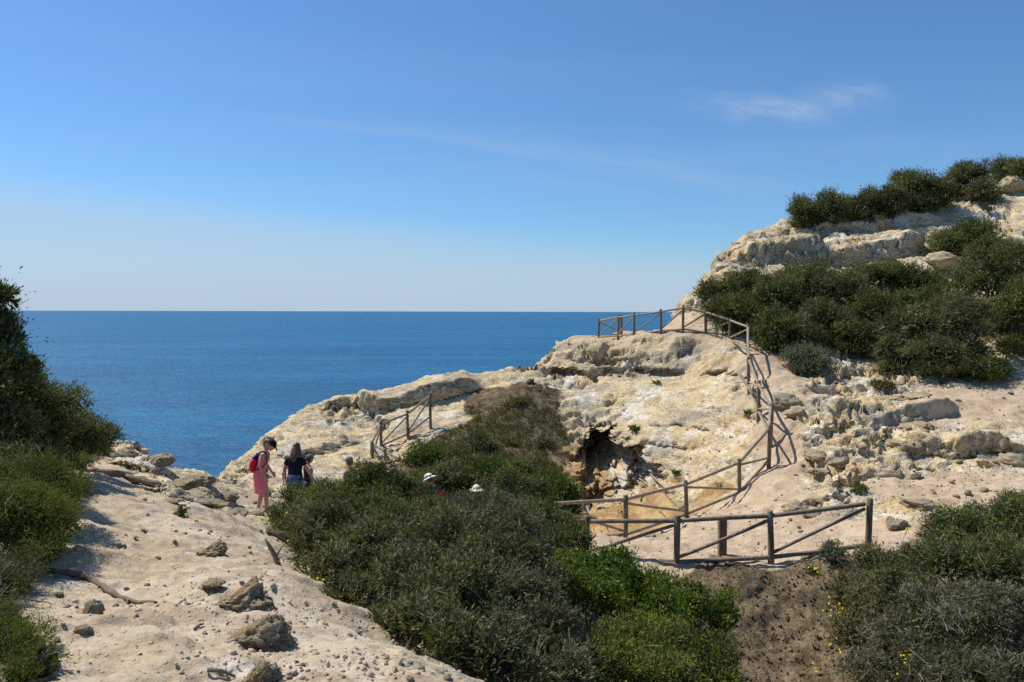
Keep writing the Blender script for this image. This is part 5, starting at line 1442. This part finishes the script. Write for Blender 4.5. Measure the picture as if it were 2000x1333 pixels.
    if hat:
        mat, kind = hat
        T = Body()
        if kind == 'cap':
            T.add(hell((0, -.008, .038), (.088, .106, .092), zmin=-0.15))
            rings = []
            for y, w_, z in ((.070, .080, .040), (.105, .074, .036), (.140, .062, .024), (.168, .040, .012), (.178, .010, .008)):
                rings.append((HP((0, y, z)), w_ * s, .006 * s, Hm @ X, Hm @ Vector((0, 0, 1))))
            T.add(loft(rings, 14))
            link('cap', T.mesh('cap'), mat, root)
        else:
            T.add(hell((0, -.006, .040), (.094, .112, .098), zmin=-0.1))
            rings = [(HP((0, -.006, z)), a * s, (a + .018) * s, Hm @ X, Hm @ Y) for z, a in ((.040, .090), (.034, .120), (.018, .152), (.000, .172), (-.004, .170), (.012, .150), (.028, .118), (.036, .09))]
            T.add(loft(rings, 24))
            hb = link('sun_hat', T.mesh('sun_hat'), mat, root)
            bd = Body().add(loft([(HP((0, -.006, z)), a * s, (a + .018) * s, Hm @ X, Hm @ Y) for z, a in ((.046, .0955), (.068, .0935))], 24, False))
            link('hat_band', bd.mesh('hat_band'), M_BLACKC if kind == 'band' else mat, hb)
    return root, s, spine

def backpack(label, loc, yaw, s, spine, up_mat, low_mat, width=1.0):
    root = prop(empty('backpack', loc, R(yaw)), label, 'backpack')
    X = Vector((1, 0, 0))
    def rings(a): 
        out = []
        for z, w_, d, off in a:
            c, ay = spine(z)
            out.append(((c - ay * (.105 + off)) * s, w_ * width * s, d * s, X, ay))
        return loft(out, 18)
    link('bag_body', Body().add(rings(((.90, .085, .040, .045), (.93, .125, .068, .060), (1.02, .138, .080, .072), (1.10, .130, .074, .068), (1.145, .118, .064, .060)))).mesh('bag_body'), low_mat, root)
    link('bag_top', Body().add(rings(((1.147, .118, .063, .060), (1.20, .100, .050, .046), (1.245, .055, .026, .030), (1.27, .045, .030, .028)))).mesh('bag_top'), up_mat, root)
    zc, ay = spine(1.02)
    link('zip', Body().add(tube_data([(spine(z)[0] - spine(z)[1] * o_) * s + Vector((.03 * s, 0, 0)) for z, o_ in ((.95, .240), (1.02, .262), (1.10, .252))], [.006 * s] * 3, 6)).mesh('zip'), M_WHITE, root)
    for q in (-1, 1):
        pts = []
        for z, y, x in ((1.22, -.13, .06), (1.34, -.075, .10), (1.375, .0, .115), (1.30, .085, .125), (1.15, .108, .145), (1.02, .04, .165), (.95, -.10, .13)):
            c, ay = spine(z); pts.append((c + ay * y + Vector((q * x, 0, 0))) * s)
        link('strap', Body().add(tube_data(pts, [.011 * s] * 7, 6)).mesh('strap'), M_BLACKC, root)
    return root

# woman in pink, in profile facing right, looking down at the way ahead
loc = Vector(W(509, 1004, 17.0)); loc.z = surf(loc.x, loc.y)
h = 1.66
r_, s_, sp_ = person('woman in a tight pink dress and black cap, looking down', loc, h, -84, lean=0.26, head_pitch=0.62,
       arms={1: ((.225, .04, 1.06), (.235, .14, .84)), -1: ((-.215, .06, 1.06), (-.20, .20, .86))},
       legs={1: ((.085, .05, .465), (.082, -.05, .075), (.1, 1, 0)), -1: ((-.085, .11, .47), (-.085, .10, .075), (-.1, 1, 0))},
       top=('dress', M_PINK, 'dress'), hair=(M_HAIR, 'tail'), hat=(M_CAPK, 'cap'), voxel=0.0105)
backpack('small red and dark blue backpack on the back of the woman in pink', loc, -84, s_, sp_, M_BLUEP, M_RED)
# woman in navy, seen from behind
loc = Vector(W(577, 1012, 17.7)); loc.z = surf(loc.x, loc.y)
h = min(1.78, max(1.5, W(577, 866, 17.7)[2] - loc.z + 0.01))
person('woman with long brown hair in navy T-shirt and denim shorts, seen from behind', loc, h, -8, lean=0.06, head_pitch=0.25,
       arms={-1: ((-.25, .0, 1.06), (-.245, .06, .82)), 1: ((.26, .02, 1.07), (.30, .17, .90))},
       top=('t_shirt', M_NAVY, 'tee'), bottom=('shorts', M_DENIM, .70), hair=(M_HAIR, 'long'), voxel=0.0105)
def walker(label, px, py, hh, yaw, **k):
    loc, D, e = find_stand(px, py, hh, k.pop('dlo', 17.0), k.pop('dhi', 24.0))
    hh = W(px, py, D)[2] - loc.z
    return person(label, loc, hh, yaw, **k), loc, D, hh
p_, loc, D, hh = walker('person in grey cap and black vest, half hidden ahead of the navy T-shirt', 601, 888, 1.66, -50, dlo=18.6, dhi=20.5, head_pitch=0.2, top=('vest', M_BLACKC, 'vest'), bottom=('shorts', M_DENIM, .55), hair=(M_HAIRD, 'short'), hat=(M_CAPG, 'cap'), skin=M_SKIN2,
       arms={1: ((.25, -.02, 1.06), (.27, .03, .84)), -1: ((-.24, .03, 1.06), (-.22, .14, .86))})
p_, loc, D, hh = walker('person with lilac armband, almost hidden behind the navy T-shirt', 573, 884, 1.58, 5, dlo=18.4, dhi=20.0, top=('vest', M_LILAC, 'vest'), bottom=('shorts', M_DENIM, .60), hair=(M_HAIR, 'short'), skin=M_SKIN2,
       arms={-1: ((-.285, .0, 1.05), (-.275, .03, .82)), 1: ((.20, .06, 1.06), (.16, .2, .92))})
sc_ = p_[1]
link('armband', Body().add(tube_data([Vector((-.275, .0, 1.10)) * sc_, Vector((-.287, .0, 1.02)) * sc_], [.048 * sc_, .046 * sc_], 14)).mesh('armband'), M_LILAC, p_[0])
walker('person in mottled grey cap, only the head above the shrubs', 684, 893, 1.68, 60, top=('t_shirt', M_CAPG, 'tee'), bottom=('shorts', M_DENIM, .55), hair=(M_HAIR, 'short'), hat=(M_CAPG, 'cap'), dlo=18)
walker('dark-haired person, only the crown above the shrubs beside the grey cap', 719, 903, 1.62, -20, top=('t_shirt', M_BLACKC, 'tee'), bottom=('shorts', M_DENIM, .55), hair=(M_HAIRD, 'short'), dlo=18)
p_, loc, D, hh = walker('person in white sun hat walking in the hollow behind the shrubs', 852, 925, 1.66, 58, dlo=16.6, dhi=21, lean=0.25, head_pitch=0.3, top=('t_shirt', M_BLUEP, 'tee'), bottom=('shorts', M_DENIM, .55), hair=(M_HAIR, 'short'), hat=(M_WHITE, 'band'), skin=M_SKIN2)
backpack('dark red backpack on the back of the white sun hat walker', loc, 58, p_[1], p_[2], M_RED, M_RED, 1.15)
walker('person in cream sun hat, only the crown above the shrubs', 932, 949, 1.60, 30, dlo=16.6, dhi=21, top=('t_shirt', M_WHITE, 'tee'), bottom=('shorts', M_DENIM, .55), hair=(M_HAIR, 'short'), hat=(M_CREAM, 'plain'))
